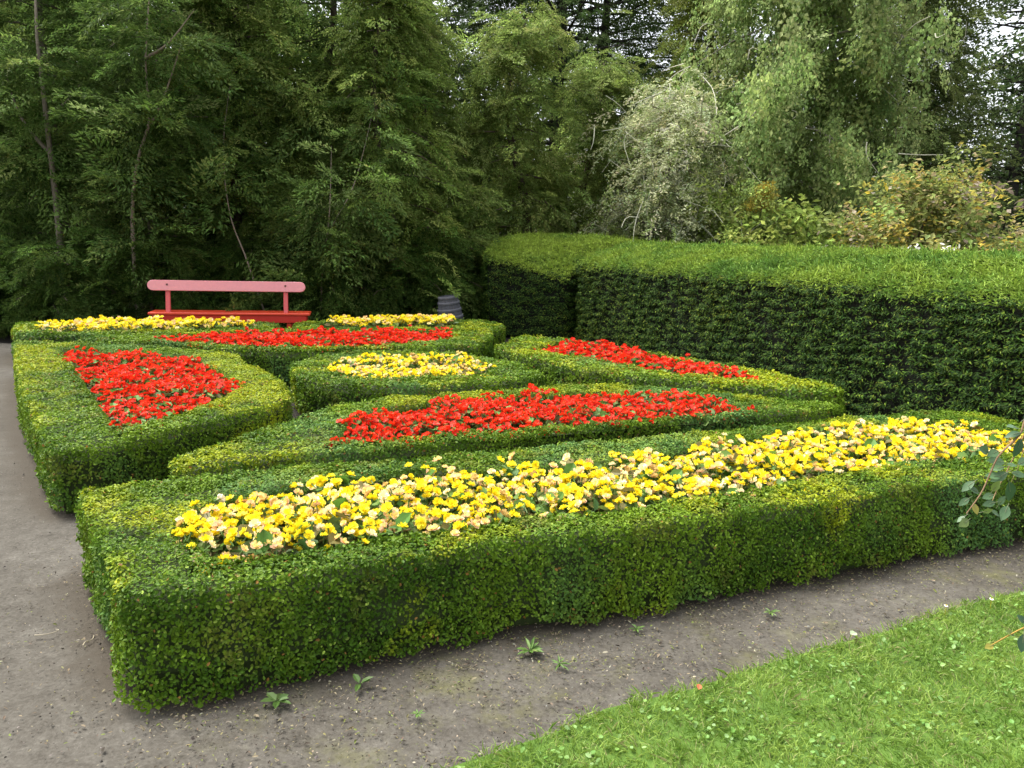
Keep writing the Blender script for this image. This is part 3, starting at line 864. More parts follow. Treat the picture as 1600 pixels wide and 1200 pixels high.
def limb_tree(name, h, rad, seed, kind, colours, weights, nspray, size, bark=(.09, .065, .05), shape='cone', low=.04,
              trunk_r=.11, droop=.25, trunks=None, limb_vis=.6, light_twigs=None, leafshape=4, bare=None):
    """root Empty with a trunk (its limbs included) and a crown of branchlets spread along the limbs"""
    r = np.random.default_rng(seed)
    root = empty(name, (0, 0, 0))
    ta, ca = Acc(), Acc()
    paths = trunks or [[(0, 0, -.1), (r.normal(0, .1), r.normal(0, .1), h * .35), (r.normal(0, .25), r.normal(0, .25), h * .7), (r.normal(0, .2), r.normal(0, .2), h * .97)]]
    curves = []
    for pth in paths:
        sp = smooth_path(pth, 16)
        f = np.linspace(0, 1, 16)
        tube(ta, sp, trunk_r * (1.15 - f * .95) * (1 + .25 * np.exp(-f * 14)), bark, 9)
        curves.append(sp)
    for pth, br_ in (bare or []):
        f = np.linspace(0, 1, 16); tube(ta, smooth_path(pth, 16), br_ * (1.1 - f * .98), bark, 9)
    nl = int(26 + h * 5)
    P, D = [], []
    for k in range(nl):
        sp = curves[k % len(curves)]
        t = low + (1 - low) * ((k + r.random()) / nl)
        ii = min(14, int(t * 15)); base = sp[ii] + (sp[ii + 1] - sp[ii]) * (t * 15 - ii if t * 15 - ii < 1 else 0)
        if shape == 'cone': ll = rad * (1.05 - t * .9) * r.uniform(.75, 1.15)
        elif shape == 'round': ll = rad * max(.25, math.sin(math.pi * min(1, .18 + t * .8))) * r.uniform(.7, 1.15)
        else: ll = rad * (1.0 - .35 * abs(t - .4)) * r.uniform(.7, 1.15) * (1 if t < .85 else (1.15 - t) / .3)
        an = k * 2.399 + r.normal(0, .4)
        rise = r.uniform(.0, .5) + (.6 if t > .75 else 0)
        q = np.linspace(0, 1, 7)[:, None]
        d = np.array([math.cos(an), math.sin(an), 0])
        path = base + d * ll * q + np.array([0, 0, 1]) * (rise * ll * q * .6 - droop * ll * q ** 2) + np.cumsum(r.normal(0, .03, (7, 3)), 0)
        tube(ta, path, np.linspace(trunk_r * .32 * (1.1 - t * .7), .006, 7), np.array(bark) * r.uniform(.8, 1.3), 5)
        m = max(3, int(nspray / nl * (.5 + ll / rad)))
        u = .12 + .92 * r.random(m) ** .75
        uu = np.clip(u, 0, 1)[:, None]
        pp = base + d * ll * uu + np.array([0, 0, 1]) * (rise * ll * uu * .6 - droop * ll * uu ** 2)
        pp = pp + r.normal(0, 1, (m, 3)) * np.array([.16, .16, .2]) * rad * (.3 + .6 * uu)
        dd = d * .8 + r.normal(0, .65, (m, 3)) * np.array([1, 1, .45]) + np.array([0, 0, -droop * .8])
        P.append(pp); D.append(dd)
    for pth, br_ in (bare or []):                       # leafy side shoots on the bare stems
        sp = smooth_path(pth, 60); m = int(34 * np.linalg.norm(np.diff(sp, axis=0), axis=1).sum())
        ix = r.integers(60, size=m); an = r.uniform(0, 6.28, m)
        keep = noise2(sp[ix], 1.1, seed + 60) > -.2; ix, an = ix[keep], an[keep]; m = len(ix)
        o_ = np.column_stack([np.cos(an), np.sin(an), r.normal(.1, .3, m)])
        P.append(sp[ix] + o_ * r.uniform(.08, .5, (m, 1))); D.append(o_ + r.normal(0, .4, (m, 3)) + np.array([0, 0, -.2]))
    P, D = np.concatenate(P), np.concatenate(D)
    P[:, 2] = np.maximum(P[:, 2], .12)
    n = len(P)
    cc = pal(colours, weights, n, .16, r)
    cl = noise2(P, 1.5, seed + 3)[:, None]
    cc = np.clip(cc * (1 + .3 * cl), .003, 1)
    bake_sprays(ca, kind, P, D, size * r.uniform(.65, 1.3, n), cc, r, shape=leafshape)
    if light_twigs:
        nt_, tc = light_twigs
        for k in range(nt_):
            i0 = r.integers(n); p0 = P[i0] + r.normal(0, .1, 3); dv = nrm(D[i0] + r.normal(0, .6, 3))
            ln = r.uniform(.3, .9)
            pth = [p0, p0 + dv * ln * .5 + r.normal(0, .06, 3), p0 + dv * ln + r.normal(0, .1, 3) - np.array([0, 0, .15 * ln])]
            tube(ta, smooth_path(pth, 6), np.linspace(.011, .004, 6), np.array(tc) * r.uniform(.7, 1.2), 4)
    link('trunk', ta.mesh('trunk', M_BARK, True), root)
    link('crown', ca.mesh('crown', M_TREE), root)
    return root

def put(o, x, y, rz, s, label, cat='tree', group=None, z=0):
    o.location = (x, y, z); o.rotation_euler = (0, 0, rz); o.scale = (s, s, s)
    if 'group' in o: del o['group']
    tag(o, label, cat, group)
    return o

YG = [(.075, .13, .028), (.12, .195, .044), (.17, .25, .063), (.225, .3, .09)]
yA = limb_tree('yew_tree', 8.5, 2.3, 201, 'yew', YG, [3, 4, 2.5, 1], 1050, .62, low=.02)
yB = limb_tree('yew_tree', 7.5, 2.1, 202, 'yew', [(.14, .205, .042), (.205, .285, .062), (.265, .345, .085), (.33, .4, .12)], [2.5, 4, 3, 1.5], 1150, .58, low=.01, droop=.4)
yC = limb_tree('yew_tree', 6.0, 1.9, 203, 'yew', [(.12, .175, .038), (.175, .245, .058), (.235, .305, .08), (.3, .36, .11)], [2, 4, 3, 1.5], 1150, .5, low=.01, droop=.35)
used = set()
def plant(proto, x, y, rz, s, label, cat='tree', group=None, z=0):
    o = proto if proto.name not in used else copy_tree(proto)
    used.add(proto.name)
    return put(o, x, y, rz, s, label, cat, group, z)

# front row behind the bench, left to right
plant(yA, -10.6, 14.4, .3, 1.0, 'dark yew tree at the left edge of the frame, behind the grey trunk')
plant(yB, -5.2, 14.6, 2.1, 1.0, 'yew tree directly behind the left half of the red bench')
plant(yA, -3.7, 15.0, 4.0, .98, 'yew tree directly behind the right half of the red bench')
plant(yB, -2.4, 14.2, 5.2, .84, 'yew tree just right of the bench, feathery and drooping')
plant(yC, -1.7, 15.6, 1.0, 1.0, 'spiky topped yew behind the grey tub')
plant(yC, .15, 16.2, 2.6, .98, 'olive green pointed yew behind the short bright topped hedge')
plant(yC, 1.3, 17.0, 4.4, .9, 'slim pointed yew right of the others, left of the pale lichened shrub')
plant(yB, -11.8, 12.3, 1.2, .9, 'yew tree beside the far end of the left path')

# two trees whose bare trunks stand clear of the foliage
t1 = limb_tree('tall_yew', 8.5, 2.0, 211, 'yew', YG, [3, 4, 2, .6], 1000, .6, bark=(.19, .16, .12), trunk_r=.1, low=.12, droop=.3,
               bare=[([(.98, -2.0, -.1), (1.0, -2.0, 1.0), (.98, -2.0, 2.13), (.92, -2.0, 3.73), (.86, -1.9, 4.95), (.4, -.6, 8.0)], .06),
                     ([(.95, -1.98, 2.7), (.5, -1.95, 3.3), (.2, -1.9, 4.4)], .03), ([(.93, -2.0, 3.3), (1.3, -2.1, 3.45), (1.6, -2.15, 3.75)], .025)])
# foliage hanging in front of the bare stems
put(t1, -8.2, 14.4, 0, 1, 'tall dark tree with a thick bare grey trunk at the upper left')
t2 = limb_tree('tall_yew', 8.0, 2.0, 212, 'yew', YG, [3, 4, 2, .8], 1000, .6, bark=(.24, .19, .145), trunk_r=.085, low=.12, droop=.3,
               bare=[([(.6, -2.2, -.1), (.6, -2.2, 1.0), (.62, -2.2, 1.87), (.74, -2.2, 2.6), (.98, -2.2, 3.28), (.92, -2.15, 3.95), (1.0, -2.0, 5.2), (.8, -1, 7.2)], .034),
                     ([(.93, -2.2, 3.1), (1.2, -2.25, 3.5), (1.55, -2.3, 4.3)], .028), ([(.93, -2.15, 4.1), (1.3, -2.2, 4.3), (1.75, -2.3, 4.75)], .025),
                     ([(2.55, -2.0, .3), (2.25, -1.95, 1.2), (2.0, -1.9, 1.9), (1.8, -1.5, 3.0), (1.7, -.6, 4.4)], .015), ([(3.4, -1.9, .4), (3.5, -1.85, 1.5), (3.9, -1.6, 2.4), (4.1, -.8, 3.8)], .014),
                     ([(3.5, -1.85, 1.5), (3.55, -1.8, 2.0), (3.5, -1.4, 3.0)], .014)])
put(t2, -6.5, 14.3, 0, 1, 'tree with a slender pale forked bare trunk left of the bench')

# lower undergrowth along the foot of the trees
ug = limb_tree('evergreen_bush', 1.7, 1.05, 221, 'yew', [(.045, .095, .016), (.08, .14, .024), (.115, .175, .034)], [3, 4, 2], 420, .42, trunk_r=.03, low=.02, shape='round', droop=.3)
UG = [(-9.3, 11.6, 'dark low bush where the left path meets the trees'), (-8.1, 11.75, 'dark low bush left of the slender pale trunk'), (-6.9, 11.6, 'dark low bush behind the far left yellow flowers'),
      (-5.7, 12.3, 'dark low bush behind the left end of the bench'), (-4.35, 12.85, 'dark low bush behind the middle of the bench'), (-3.05, 12.95, 'dark low bush behind the right end of the bench'),
      (-1.9, 13.4, 'dark low bush left of the grey tub'), (-1.5, 14.0, 'dark low bush behind the grey tub')]
for k, (x, y, lab) in enumerate(UG):
    plant(ug, x, y, k * 1.3, (.95, .85, .75, .75, .8, .85, .85, 1.0)[k], lab, 'bush')

# second row and the tall open trees that the sky shows through
for k, (x, y, s, p) in enumerate([(-14.5, 18, 1.15, yA), (-12.6, 20, 1.1, yB), (-7.6, 20, .9, yA), (-4.6, 19.5, .85, yB)]):
    plant(p, x, y, 1.7 * k, s, 'dark yew of the second row, half hidden behind the trees at the bench', 'tree', 'yews of the second row')
op = limb_tree('cedar_tree', 15, 4.2, 231, 'yew', [(.06, .1, .03), (.09, .14, .042), (.13, .18, .06)], [3, 4, 2], 850, .95, bark=(.045, .038, .032), trunk_r=.24, low=.22, droop=.15, shape='col')
plant(op, 1.3, 25, .4, 1.0, 'tall open dark tree with sky showing through at the top centre, thicker trunk')
plant(op, 3.0, 28, 2.2, .95, 'tall open dark tree right of the top centre, slimmer and farther off')
plant(op, -3.2, 27, 4.1, 1.0, 'tall open tree behind the yews left of the top centre')

# right side
gy = limb_tree('golden_yew', 9.0, 2.2, 241, 'yew', [(.16, .2, .04), (.22, .265, .06), (.28, .315, .085)], [3, 4, 2], 1500, .6, low=.02, droop=.45)
plant(gy, 4.6, 20.5, .5, 1.0, 'tall olive yew rising behind the pale lichened shrub')
iv = limb_tree('weeping_tree', 7.6, 2.35, 251, 'ivy', [(.165, .24, .07), (.25, .335, .11), (.33, .41, .15), (.4, .46, .185)], [2.5, 4, 3, 1.2], 1900, .62, bark=(.2, .18, .14), trunk_r=.14, low=.0, shape='col', droop=.45, light_twigs=(240, (.45, .43, .33)))
plant(iv, 5.0, 16.2, 0, 1.0, 'large dense light green tree with trailing leafy shoots behind the tall hedge')
pb = limb_tree('lichened_shrub', 3.9, 1.15, 261, 'twiggy', [(.36, .39, .19), (.46, .49, .28), (.55, .57, .38), (.29, .36, .13)], [3, 4, 2.5, 2], 1300, .42, bark=(.15, .13, .11), trunk_r=.07, low=.05, shape='col', droop=.5, light_twigs=(170, (.42, .42, .32)))
plant(pb, 2.75, 15.3, .6, 1.12, 'pale grey green lichened shrub between the dark yews and the large weeping tree')
gs = limb_tree('leafy_bush', 2.0, 1.2, 271, 'broad', [(.2, .28, .06), (.29, .37, .085), (.37, .43, .11)], [3, 4, 2], 420, .45, trunk_r=.03, low=.02, shape='round', light_twigs=(30, (.3, .3, .22)))
plant(gs, 3.75, 14.4, .2, 1.15, 'fresh yellow green bush at the foot of the large weeping tree', 'bush')
ob = limb_tree('autumn_bush', 1.0, .5, 275, 'broad', [(.42, .32, .05), (.36, .33, .07), (.25, .29, .07)], [4, 3, 2], 70, .36, trunk_r=.02, low=.05, shape='round')
plant(ob, 4.25, 13.7, .2, .42, 'small golden orange spray of leaves in front of the large weeping tree', 'bush', z=2.2)
cy = limb_tree('conifer_tree', 9.5, 2.2, 281, 'yew', [(.1, .14, .04), (.15, .195, .055), (.2, .24, .075)], [3, 4, 2], 1500, .66, low=.02, droop=.5)
plant(cy, 10.3, 20.5, 1.1, 1.0, 'drooping dark conifer right of the large weeping tree')
ft = limb_tree('tall_tree', 13, 3.6, 291, 'broad', [(.055, .09, .032), (.085, .125, .045), (.12, .16, .06)], [3, 4, 2], 640, .8, bark=(.04, .035, .03), trunk_r=.2, low=.18, shape='col')
plant(ft, 15.6, 25.5, 1.1, 1.0, 'dark broadleaved tree at the right edge with bright sky holes')
plant(ft, 11.5, 29, 3.0, 1.0, 'dark broadleaved tree behind the drooping conifer')
ab = limb_tree('autumn_shrub', 2.6, 1.55, 301, 'broad', [(.22, .27, .07), (.42, .37, .09), (.42, .33, .17), (.28, .32, .1), (.48, .38, .06), (.4, .34, .26)], [4, 2.2, 1.5, 4, .7, 1.2], 640, .45, trunk_r=.03, low=.02, shape='round', droop=.1)
plant(ab, 6.75, 12.6, 0, 1.0, 'golden and rusty autumn shrub behind the right end of the tall hedge', 'bush')
plant(ab, 8.6, 12.4, 2.2, .92, 'autumn shrub cut by the right edge of the frame behind the tall hedge', 'bush')

# far wood closing the view
fw = limb_tree('distant_tree', 7.5, 3.2, 311, 'broad', [(.03, .06, .015), (.05, .085, .022), (.075, .11, .03)], [3, 4, 2], 520, 1.1, trunk_r=.16, low=.03, shape='round')
for k, (x, y, s) in enumerate([(-24, 27, 1.3), (-19, 30, 1.4), (-14, 28, 1.35), (-9.5, 31, 1.4), (-5.5, 33, 1.2), (-1, 34, .95), (3.5, 36, .7), (8, 34, .85), (12.5, 36, .8), (17, 35, .8), (21.5, 33, 1.0), (26, 31, 1.2), (31, 30, 1.2)]):
    plant(fw, x, y, k * 2.1, s, 'distant dark tree of the wood seen in scraps behind the nearer trees', 'tree', 'distant trees closing the view')

# strap-leaved clump behind the bench
def strap_clump():
    r = np.random.default_rng(5); a = Acc(); n = 26
    for k in range(n):
        an = r.uniform(0, 6.28); tl = r.uniform(.1, .6); L = r.uniform(.45, .8)
        d = np.array([math.cos(an) * math.sin(tl), math.sin(an) * math.sin(tl), math.cos(tl)])
        s = nrm(np.cross(d, [0.1, .2, 1])); b = np.array([r.normal(0, .08), r.normal(0, .06), 0])
        c = np.array((.12, .18, .04)) * r.uniform(.6, 1.2)
        v = []
        for t, w in ((0, .011), (.35, .013), (.7, .010), (1, .001)):
            p = b + d * L * t + np.array([d[0], d[1], -.6]) * L * .35 * t ** 3
            v += [p - s * w, p + s * w]
        a.add(v, [(0, 1, 3, 2), (2, 3, 5, 4), (4, 5, 7, 6)], c)
    o = link('iris_clump', a.mesh('iris_clump', M_GRASS), None, (-4.1, 11.95, 0))
    tag(o, 'clump of narrow strap leaves seen under the back board of the bench', 'plant')
strap_clump()

def white_flower(x, y, z, s, seed, label):
    r = np.random.default_rng(seed)
    root = empty('white_flower', (x, y, 0)); tag(root, label, 'flower')
    a = Acc(); tube(a, [(0, 0, 0), (.02, .01, z * .6), (0, 0, z)], [.01, .008, .006], (.1, .16, .05), 5)
    pts = np.column_stack([np.zeros(14), np.zeros(14), np.linspace(.3, z - .1, 14)])
    leaves(a, pts, r.normal(0, .5, (14, 3)) + [0, 0, 1], r.normal(0, 1, (14, 3)), .13, .05, pal([(.08, .15, .04)], [1], 14))
    link('stem', a.mesh('stem', M_TREE), root)
    a = Acc(); n = 26
    P = np.column_stack([r.normal(0, .05, n) * s, r.normal(0, .04, n) * s, z + r.normal(0, .035, n) * s])
    leaves(a, P, r.normal(0, .5, (n, 3)) + [0, -.5, .8], r.normal(0, 1, (n, 3)) + [0, 0, .3], .07 * s, .03 * s, pal([(.75, .75, .66)], [1], n, .06), 6)
    link('petals', a.mesh('petals', M_PETAL), root)
white_flower(5.15, 10.2, 1.6, 1.0, 1, 'white flower head showing over the tall hedge, left of its pair')
white_flower(5.62, 10.2, 1.6, 1.1, 2, 'white flower head showing over the tall hedge, below the autumn shrub')

# ---------------------------------------------------------------- lawn grass
def make_grass():
    r = np.random.default_rng(77); acc = Acc()
    lo, hi = np.array((-.9, 1.5)), np.array((5.4, 4.5))
    n = 225000
    p = lo + r.random((n, 2)) * (hi - lo)
    ey = np.interp(p[:, 0], LAWN_EDGE[:, 0], LAWN_EDGE[:, 1])
    d = ey - p[:, 1]
    k = (d > -.012 + .03 * noise2(p, .2, 3)) & (p[:, 0] < 1.5 + p[:, 1] * .95)
    p, d = p[k], d[k]; n = len(p)
    h = r.uniform(.02, .044, n) * (1 + .35 * noise2(p, .35, 4)) * (1 + .2 * np.exp(-np.abs(d) / .05))
    lean = r.normal(0, .55, (n, 2)) + np.column_stack([noise2(p, .3, 11), noise2(p, .3, 12)]) * .5
    D = nrm(np.column_stack([lean, np.ones(n)]))
    an = r.uniform(0, 6.28, n); S = np.column_stack([np.cos(an), np.sin(an), np.zeros(n)]) * r.uniform(.0011, .002, n)[:, None]
    B = np.column_stack([p, np.full(n, .004)])
    M = B + D * (h * .6)[:, None]; T = B + D * h[:, None] + np.column_stack([lean * h[:, None] * .45, -h * .12])
    v = np.stack([B - S, B + S, M + S * .8, T, M - S * .8], 1)
    g = np.clip(.5 + .5 * noise2(p, .5, 5) + r.normal(0, .25, n), 0, 1)[:, None]
    c = np.array((.12, .225, .03)) * (1 - g) + np.array((.27, .38, .07)) * g
    y = r.random(n) < .07 + .1 * np.clip(noise2(p, .6, 15), 0, 1); c[y] = np.array((.34, .34, .14)) * r.uniform(.7, 1.1, (y.sum(), 1))
    b = np.arange(n)[:, None] * 5
    acc.add(v, b + np.array([[0, 1, 2, 3, 4]]), c)
    # clover and other small round leaves among the blades
    m = 15000
    q = lo + r.random((m, 2)) * (hi - lo)
    q = q[(np.interp(q[:, 0], LAWN_EDGE[:, 0], LAWN_EDGE[:, 1]) - q[:, 1] > .04) & (noise2(q, .5, 8) + .5 * noise2(q, .17, 9) > .05) & (q[:, 0] < 1.5 + q[:, 1] * .95)]
    m = len(q)
    P = np.column_stack([q, r.uniform(.012, .042, m)])
    leaves(acc, P, np.array([0, 0, 1]) + r.normal(0, .35, (m, 3)), r.normal(0, 1, (m, 3)) * [1, 1, .3], r.uniform(.012, .024, m), r.uniform(.01, .018, m),
           pal([(.13, .25, .05), (.18, .31, .08), (.22, .34, .12)], [3, 4, 1], m), 6, .15)
    o = link('grass', acc.mesh('grass', M_GRASS)); o['kind'] = 'stuff'
make_grass()

# ---------------------------------------------------------------- litter on the path
def make_litter():
    r = np.random.default_rng(88); acc = Acc()
    o = soften(A_out)
    n = 160000
    p = np.array((-2.6, 1.5)) + r.random((n, 2)) * np.array((6.6, 3.6))
    d, _ = edge_dist(p, o)
    ey = np.interp(p[:, 0], LAWN_EDGE[:, 0], LAWN_EDGE[:, 1])
    dl = p[:, 1] - ey
    patch = .5 + .5 * noise2(p, .45, 21)
    left = np.where(p[:, 0] < -1.2, .25, 1.0)
    pr = (.7 * np.exp(-d / .3) + .6 * patch * np.exp(-((p[:, 0] - .3) / 2.4) ** 2) + .04) * left
    k = (~inside(p, o)) & (d > -.02) & (dl > -.01) & (r.random(n) < pr * .6)
    k &= ~((p[:, 0] < -1.3) & (d > .45) & (r.random(n) < .8))
    p = p[k]; n = len(p)
    P = np.column_stack([p, np.full(n, .002) + r.random(n) * .004])
    N = np.array([0, 0, 1]) + r.normal(0, .3, (n, 3)); A = r.normal(0, 1, (n, 3)) * [1, 1, .15]
    L = r.uniform(.006, .016, n) * np.where(r.random(n) < .05, 1.6, 1)
    c = pal([(.17, .14, .09), (.15, .135, .06), (.1, .075, .05), (.11, .13, .03), (.25, .225, .16), (.03, .022, .015)], [4, 3.5, 3, 2.5, 1, 4], n)
    leaves(acc, P, N, A, L, L * r.uniform(.22, .55, n), c, 6, .3, 0, .15)
    ob = link('hedge_clippings', acc.mesh('hedge_clippings', M_LITTER)); ob['kind'] = 'stuff'
    # fine gravel
    acc = Acc(); n = 26000
    p = np.array((-4.0, 1.5)) + r.random((n, 2)) * np.array((8, 4.2))
    ey = np.interp(p[:, 0], LAWN_EDGE[:, 0], LAWN_EDGE[:, 1])
    k = (~inside(p, o)) & (p[:, 1] > ey) & (r.random(n) < .55 + .45 * noise2(p, .7, 23))
    p = p[k]; n = len(p)
    s = r.uniform(.0016, .0042, n) * np.where(r.random(n) < .04, 1.9, 1)
    oct_ = np.array([(1, 0, 0), (0, 1, 0), (-1, 0, 0), (0, -1, 0), (0, 0, .8), (0, 0, -.5)])
    v = np.column_stack([p, s * .35])[:, None] + (oct_[None] + r.normal(0, .18, (n, 6, 3))) * s[:, None, None]
    f = np.array([(0, 1, 4), (1, 2, 4), (2, 3, 4), (3, 0, 4)])
    ff = (np.arange(n)[:, None, None] * 6 + f[None]).reshape(-1, 3)
    c = np.repeat(pal([(.12, .108, .09), (.075, .068, .057), (.2, .185, .16), (.035, .03, .024)], [4, 4, 1, 3], n), 4, 0)
    acc.add(v, ff, c)
    ob = link('gravel', acc.mesh('gravel', M_LITTER)); ob['kind'] = 'stuff'
make_litter()

# ---------------------------------------------------------------- weeds, twigs, fallen leaves, daisies
def rosette(name, loc, n, L, W, rise, cols, label, seed, cat='weed'):
    r = np.random.default_rng(seed); a = Acc()
    an = np.arange(n) * 2.399 + r.normal(0, .25, n)
    el = np.clip(rise + r.normal(0, .15, n), .02, 1.2)
    A = np.column_stack([np.cos(an) * np.cos(el), np.sin(an) * np.cos(el), np.sin(el)])
    N = np.column_stack([-np.cos(an) * np.sin(el), -np.sin(an) * np.sin(el), np.cos(el)]) + r.normal(0, .12, (n, 3))
    leaves(a, np.zeros((n, 3)) + A * L * .12 + [0, 0, .006], N, A, L * r.uniform(.65, 1.2, n), W * r.uniform(.8, 1.2, n), pal(cols, np.ones(len(cols)), n, .12, r), 6, .3, 0, .25)
    for k in range(n): tube(a, [(0, 0, -.004), A[k] * L * .14 + [0, 0, .006]], [.003, .002], cols[0], 4)
    o = link(name, a.mesh(name, M_GRASS), None, loc); tag(o, label, cat)
W1, W2 = [(.11, .2, .045), (.15, .25, .06)], [(.08, .15, .03), (.11, .18, .05)]
rosette('dock_weed', (-.78, 2.42, .004), 7, .052, .026, .4, W2, 'broad leaved weed at the hedge foot, left of the other weeds', 1)
rosette('dock_weed', (-.52, 2.54, .004), 4, .046, .022, .4, W2, 'small weed of two or three oval leaves under the front hedge', 2)
rosette('dandelion_weed', (.1, 2.8, .004), 15, .055, .014, .45, W1, 'spiky bright green weed rosette in the middle of the front hedge foot', 3)
rosette('dandelion_weed', (.21, 2.71, .004), 9, .035, .008, .25, W1, 'small flat weed on the path beside the spiky rosette', 4)
rosette('dandelion_weed', (.55, 3.0, .004), 9, .035, .008, .3, W1, 'little tuft of weed close under the hedge right of the spiky rosette', 5)
rosette('dandelion_weed', (1.17, 3.18, .004), 11, .035, .008, .3, W1, 'small green weed alone on the open path at the right', 6)
rosette('dandelion_weed', (-.29, 2.37, .004), 8, .022, .007, .3, W1, 'tiny weed seedling on bare path near the lower middle', 7)
rosette('dock_weed', (1.98, 3.82, .004), 6, .06, .03, .5, W2, 'broad leaved weed poking out under the hedge at the right', 8)
rosette('dock_weed', (-8.05, 10.3, .004), 16, .3, .12, .5, [(.1, .16, .05), (.15, .2, .09)], 'low grey green plant at the far end of the left path', 9, 'plant')
rosette('dock_weed', (-1.6, 12.1, .004), 22, .3, .12, .7, [(.09, .17, .04), (.13, .21, .06)], 'leafy green plant beside the grey tub', 10, 'plant')
def twig(pts, rad, c, label):
    a = Acc(); sp = smooth_path(pts, 14); tube(a, sp, np.linspace(rad, rad * .5, 14), c, 5)
    tag(link('twig', a.mesh('twig', M_LITTER)), label, 'twig')
twig([(-1.87, 2.83, .004), (-1.84, 2.835, .004), (-1.81, 2.85, .005), (-1.8, 2.875, .004), (-1.815, 2.88, .004)], .003, (.34, .3, .22), 'pale curled twig lying on the left path')
twig([(-1.64, 2.76, .004), (-1.645, 2.79, .004), (-1.63, 2.81, .004), (-1.64, 2.84, .004)], .0025, (.3, .26, .18), 'thin crooked twig closest to the front hedge corner')
def flat_leaf(name, loc, L, W, c, rz, label, cat, z=.05):
    a = Acc(); leaves(a, np.array([[0, 0, 0.0]]), np.array([[.15, -.3, 1.0]]), np.array([[math.cos(rz), math.sin(rz), .1]]), L, W, np.array([c]), 6, .2, 0, .1)
    tag(link(name, a.mesh(name, M_LITTER), None, (loc[0], loc[1], z)), label, cat)
flat_leaf('fallen_leaf', (1.41, 2.93), .04, .03, (.3, .36, .22), .4, 'pale fallen leaf lying at the edge of the lawn', 'leaf')
flat_leaf('fallen_leaf', (.69, 2.5), .03, .022, (.4, .1, .04), 1.2, 'small rust red leaf lying on the lawn edge', 'leaf')
flat_leaf('fallen_leaf', (2.06, 4.0), .06, .035, (.36, .26, .08), 2.0, 'yellow brown fallen leaf on the path under the hedge', 'leaf', .008)
def daisy(x, y, s, label):
    a = Acc(); n = 12; an = np.arange(n) / n * 6.283
    A = np.column_stack([np.cos(an), np.sin(an), np.full(n, .15)])
    leaves(a, np.tile((0, 0, .055), (n, 1)) + A * s * .15, np.tile((0, -.3, 1.0), (n, 1)), A, s, s * .5, np.tile((.8, .8, .76), (n, 1)), 6)
    tube(a, [(0, 0, .0), (0, 0, .055), (0, 0, .06)], [.0012, .0012, .004], (.5, .42, .05), 6)
    tag(link('daisy', a.mesh('daisy', M_PETAL), None, (x, y, 0)), label, 'flower')
daisy(2.46, 3.36, .011, 'white daisy in the lawn at the right edge of the frame')
daisy(1.95, 3.2, .008, 'tiny white daisy at the lawn edge left of the larger one')
daisy(2.2, 3.28, .009, 'pale daisy between the two others at the lawn edge')


# leaf: base point, tip point, colour
ROSE_LEAVES = [
    (0.999, 1.6, 1.116, 0.977, 1.607, 1.091, 0),
    (0.993, 1.6, 1.078, 0.973, 1.602, 1.06, 0),
    (1.04, 1.6, 1.185, 1.01, 1.584, 1.178, 0),
    (1.057, 1.6, 1.16, 1.015, 1.591, 1.167, 0),
    (1.059, 1.6, 1.149, 1.031, 1.607, 1.143, 0),
    (1.061, 1.6, 1.155, 1.083, 1.596, 1.155, 0),
    (1.084, 1.6, 1.213, 1.074, 1.595, 1.172, 1),
    (1.067, 1.6, 1.138, 1.036, 1.605, 1.115, 0),
    (1.074, 1.6, 1.138, 1.099, 1.586, 1.134, 0),
    (1.072, 1.6, 1.118, 1.088, 1.606, 1.069, 1),
    (1.05, 1.6, 1.07, 1.022, 1.597, 1.064, 0),
    (1.025, 1.6, 1.047, 1.043, 1.593, 1.055, 3),
    (1.042, 1.6, 1.052, 1.062, 1.596, 1.041, 0),
    (1.044, 1.6, 1.087, 1.016, 1.591, 1.082, 0),
    (1.002, 1.6, 1.067, 1.007, 1.586, 1.046, 2),
    (0.998, 1.6, 1.029, 0.968, 1.579, 1.022, 3),
    (0.989, 1.6, 1.037, 0.973, 1.601, 1.023, 0),
    (1.039, 1.6, 1.094, 1.045, 1.589, 1.121, 3),
    (1.077, 1.6, 1.234, 1.043, 1.588, 1.244, 0),
    (1.082, 1.6, 1.226, 1.05, 1.601, 1.216, 1),
    (1.085, 1.6, 1.155, 1.12, 1.61, 1.168, 0),
    (1.078, 1.6, 1.063, 1.055, 1.579, 1.038, 0),
    (1.055, 1.6, 1.127, 1.02, 1.6, 1.131, 0),
    (1.084, 1.6, 1.255, 1.101, 1.6, 1.276, 1),
    (1.02, 1.6, 1.182, 0.989, 1.581, 1.195, 0),
    (1.057, 1.6, 1.063, 1.062, 1.591, 1.088, 0),
    (1.012, 1.6, 1.09, 0.987, 1.595, 1.103, 0),
    (1.084, 1.5, 0.818, 1.075, 1.485, 0.783, 1),
    (1.088, 1.5, 0.84, 1.071, 1.509, 0.856, 1),
    (1.024, 1.5, 0.79, 1.0, 1.487, 0.791, 2),
    (1.065, 1.5, 0.813, 1.045, 1.498, 0.825, 3),
]
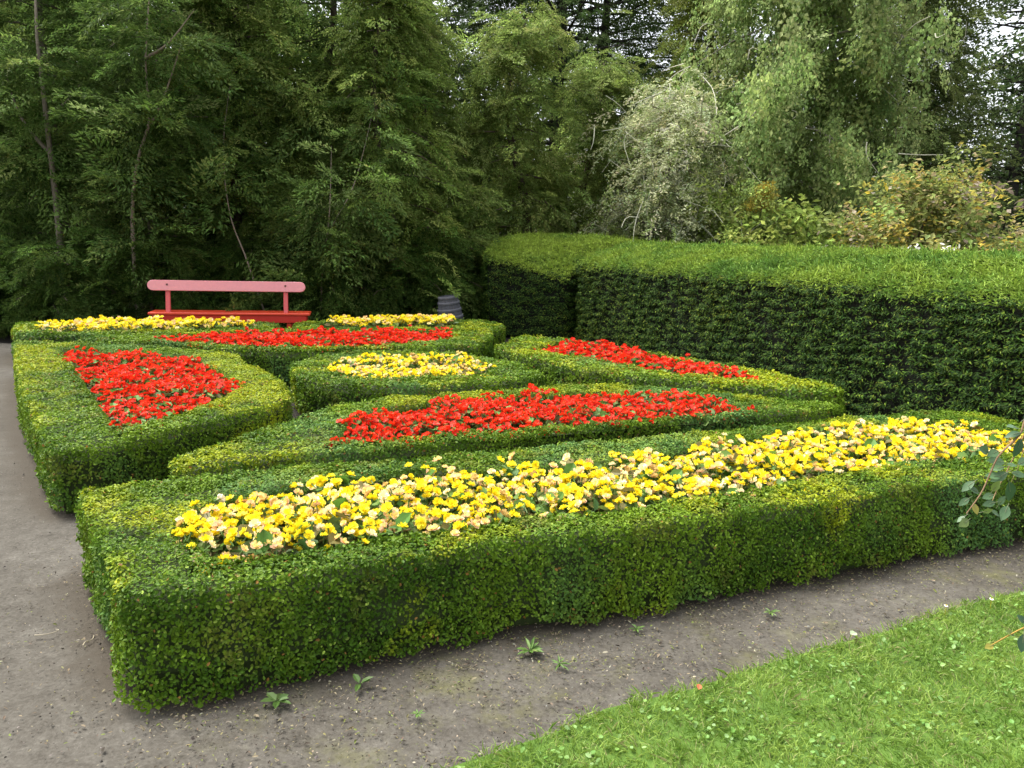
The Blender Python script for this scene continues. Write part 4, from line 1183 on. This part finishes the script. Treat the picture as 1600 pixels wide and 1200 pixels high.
def rose_bush():
    r = np.random.default_rng(12)
    root = empty('rose_bush', (1.62, 1.62, 0))
    tag(root, 'arching leafy stems of a rose bush reaching in at the right edge of the frame', 'bush')
    O = np.array((1.62, 1.62, 0))
    stems = [([(1.62, 1.62, -.05), (1.52, 1.66, .7), (1.3, 1.66, 1.24), (1.12, 1.62, 1.27), (1.08, 1.6, 1.22), (1.03, 1.58, 1.18), (1.01, 1.57, 1.14), (.99, 1.56, 1.1), (.96, 1.55, 1.06)], .0032, (.16, .1, .055)),
             ([(1.12, 1.62, 1.27), (1.08, 1.62, 1.14), (1.05, 1.6, 1.1), (1.03, 1.58, 1.08)], .0018, (.2, .13, .06)),
             ([(1.3, 1.66, 1.24), (1.2, 1.68, 1.23), (1.14, 1.66, 1.18), (1.12, 1.65, 1.13), (1.1, 1.64, 1.09)], .0018, (.16, .14, .05)),
             ([(1.64, 1.6, -.05), (1.5, 1.56, .5), (1.3, 1.52, .84), (1.16, 1.52, .85), (1.08, 1.5, .83), (1.02, 1.5, .79)], .0035, (.26, .17, .035)),
             ([(1.6, 1.65, -.05), (1.72, 1.75, .8), (1.62, 1.78, 1.35)], .007, (.15, .12, .05)),
             ([(1.66, 1.6, -.05), (1.85, 1.5, .7), (1.8, 1.4, 1.2)], .007, (.15, .12, .05))]
    for pts, rad, c in stems:
        a = Acc(); sp = smooth_path(np.array(pts) - O, 26); tube(a, sp, np.linspace(rad, rad * .35, 26), c, 7)
        link('stem', a.mesh('stem', M_BARK, True), root)
    cs = [(.075, .14, .06), (.035, .08, .035), (.22, .2, .03), (.14, .2, .045), (.22, .15, .035)]
    def leaf(p, t, c):
        a = Acc(); p, t = np.array(p), np.array(t); L = np.linalg.norm(t - p) * 1.08; A = (t - p) / L
        N = nrm(np.array([r.normal(-.1, .3), r.normal(-.75, .2), r.normal(.7, .25)])); N = nrm(N - A * (N @ A)); B = np.cross(N, A); W = L * .52
        st = ((0, .02), (.15, .55), (.35, .95), (.55, 1), (.78, .66), (.92, .28), (1, .0)); v = []
        for s, w in st:
            z = -.1 * s * s * L
            for k in (-1, 0, 1): v.append(p - O + A * L * s + B * W * .5 * w * k + N * (z + abs(k) * w * W * .1))
        f = []
        for i in range(6):
            for k in range(2): f.append((i * 3 + k, i * 3 + k + 1, i * 3 + k + 4, i * 3 + k + 3))
        cc = np.tile(np.array(cs[c]) * r.uniform(.85, 1.15), (12, 1)) * r.uniform(.94, 1.06, (12, 1))
        a.add(np.array(v), f, cc)
        tube(a, [p - O - A * .008, p - O + A * L * .5 + N * .0006], [.0007, .0004], (.18, .2, .1), 4)
        link('leaf', a.mesh('leaf', M_ROSE, True), root)
    for q in ROSE_LEAVES: leaf(q[:3], q[3:6], q[6])
    for k in range(80):                                   # the rest of the bush stands outside the frame
        b = np.array((1.66 + r.normal(0, .13), 1.62 + r.normal(0, .12), r.uniform(.25, 1.35)))
        d = nrm(r.normal(0, 1, 3)) * r.uniform(.03, .055); leaf(b, b + d, int(r.integers(2)))
M_ROSE = leaf_material('rose_leaf', .42, .2, .45)
rose_bush()
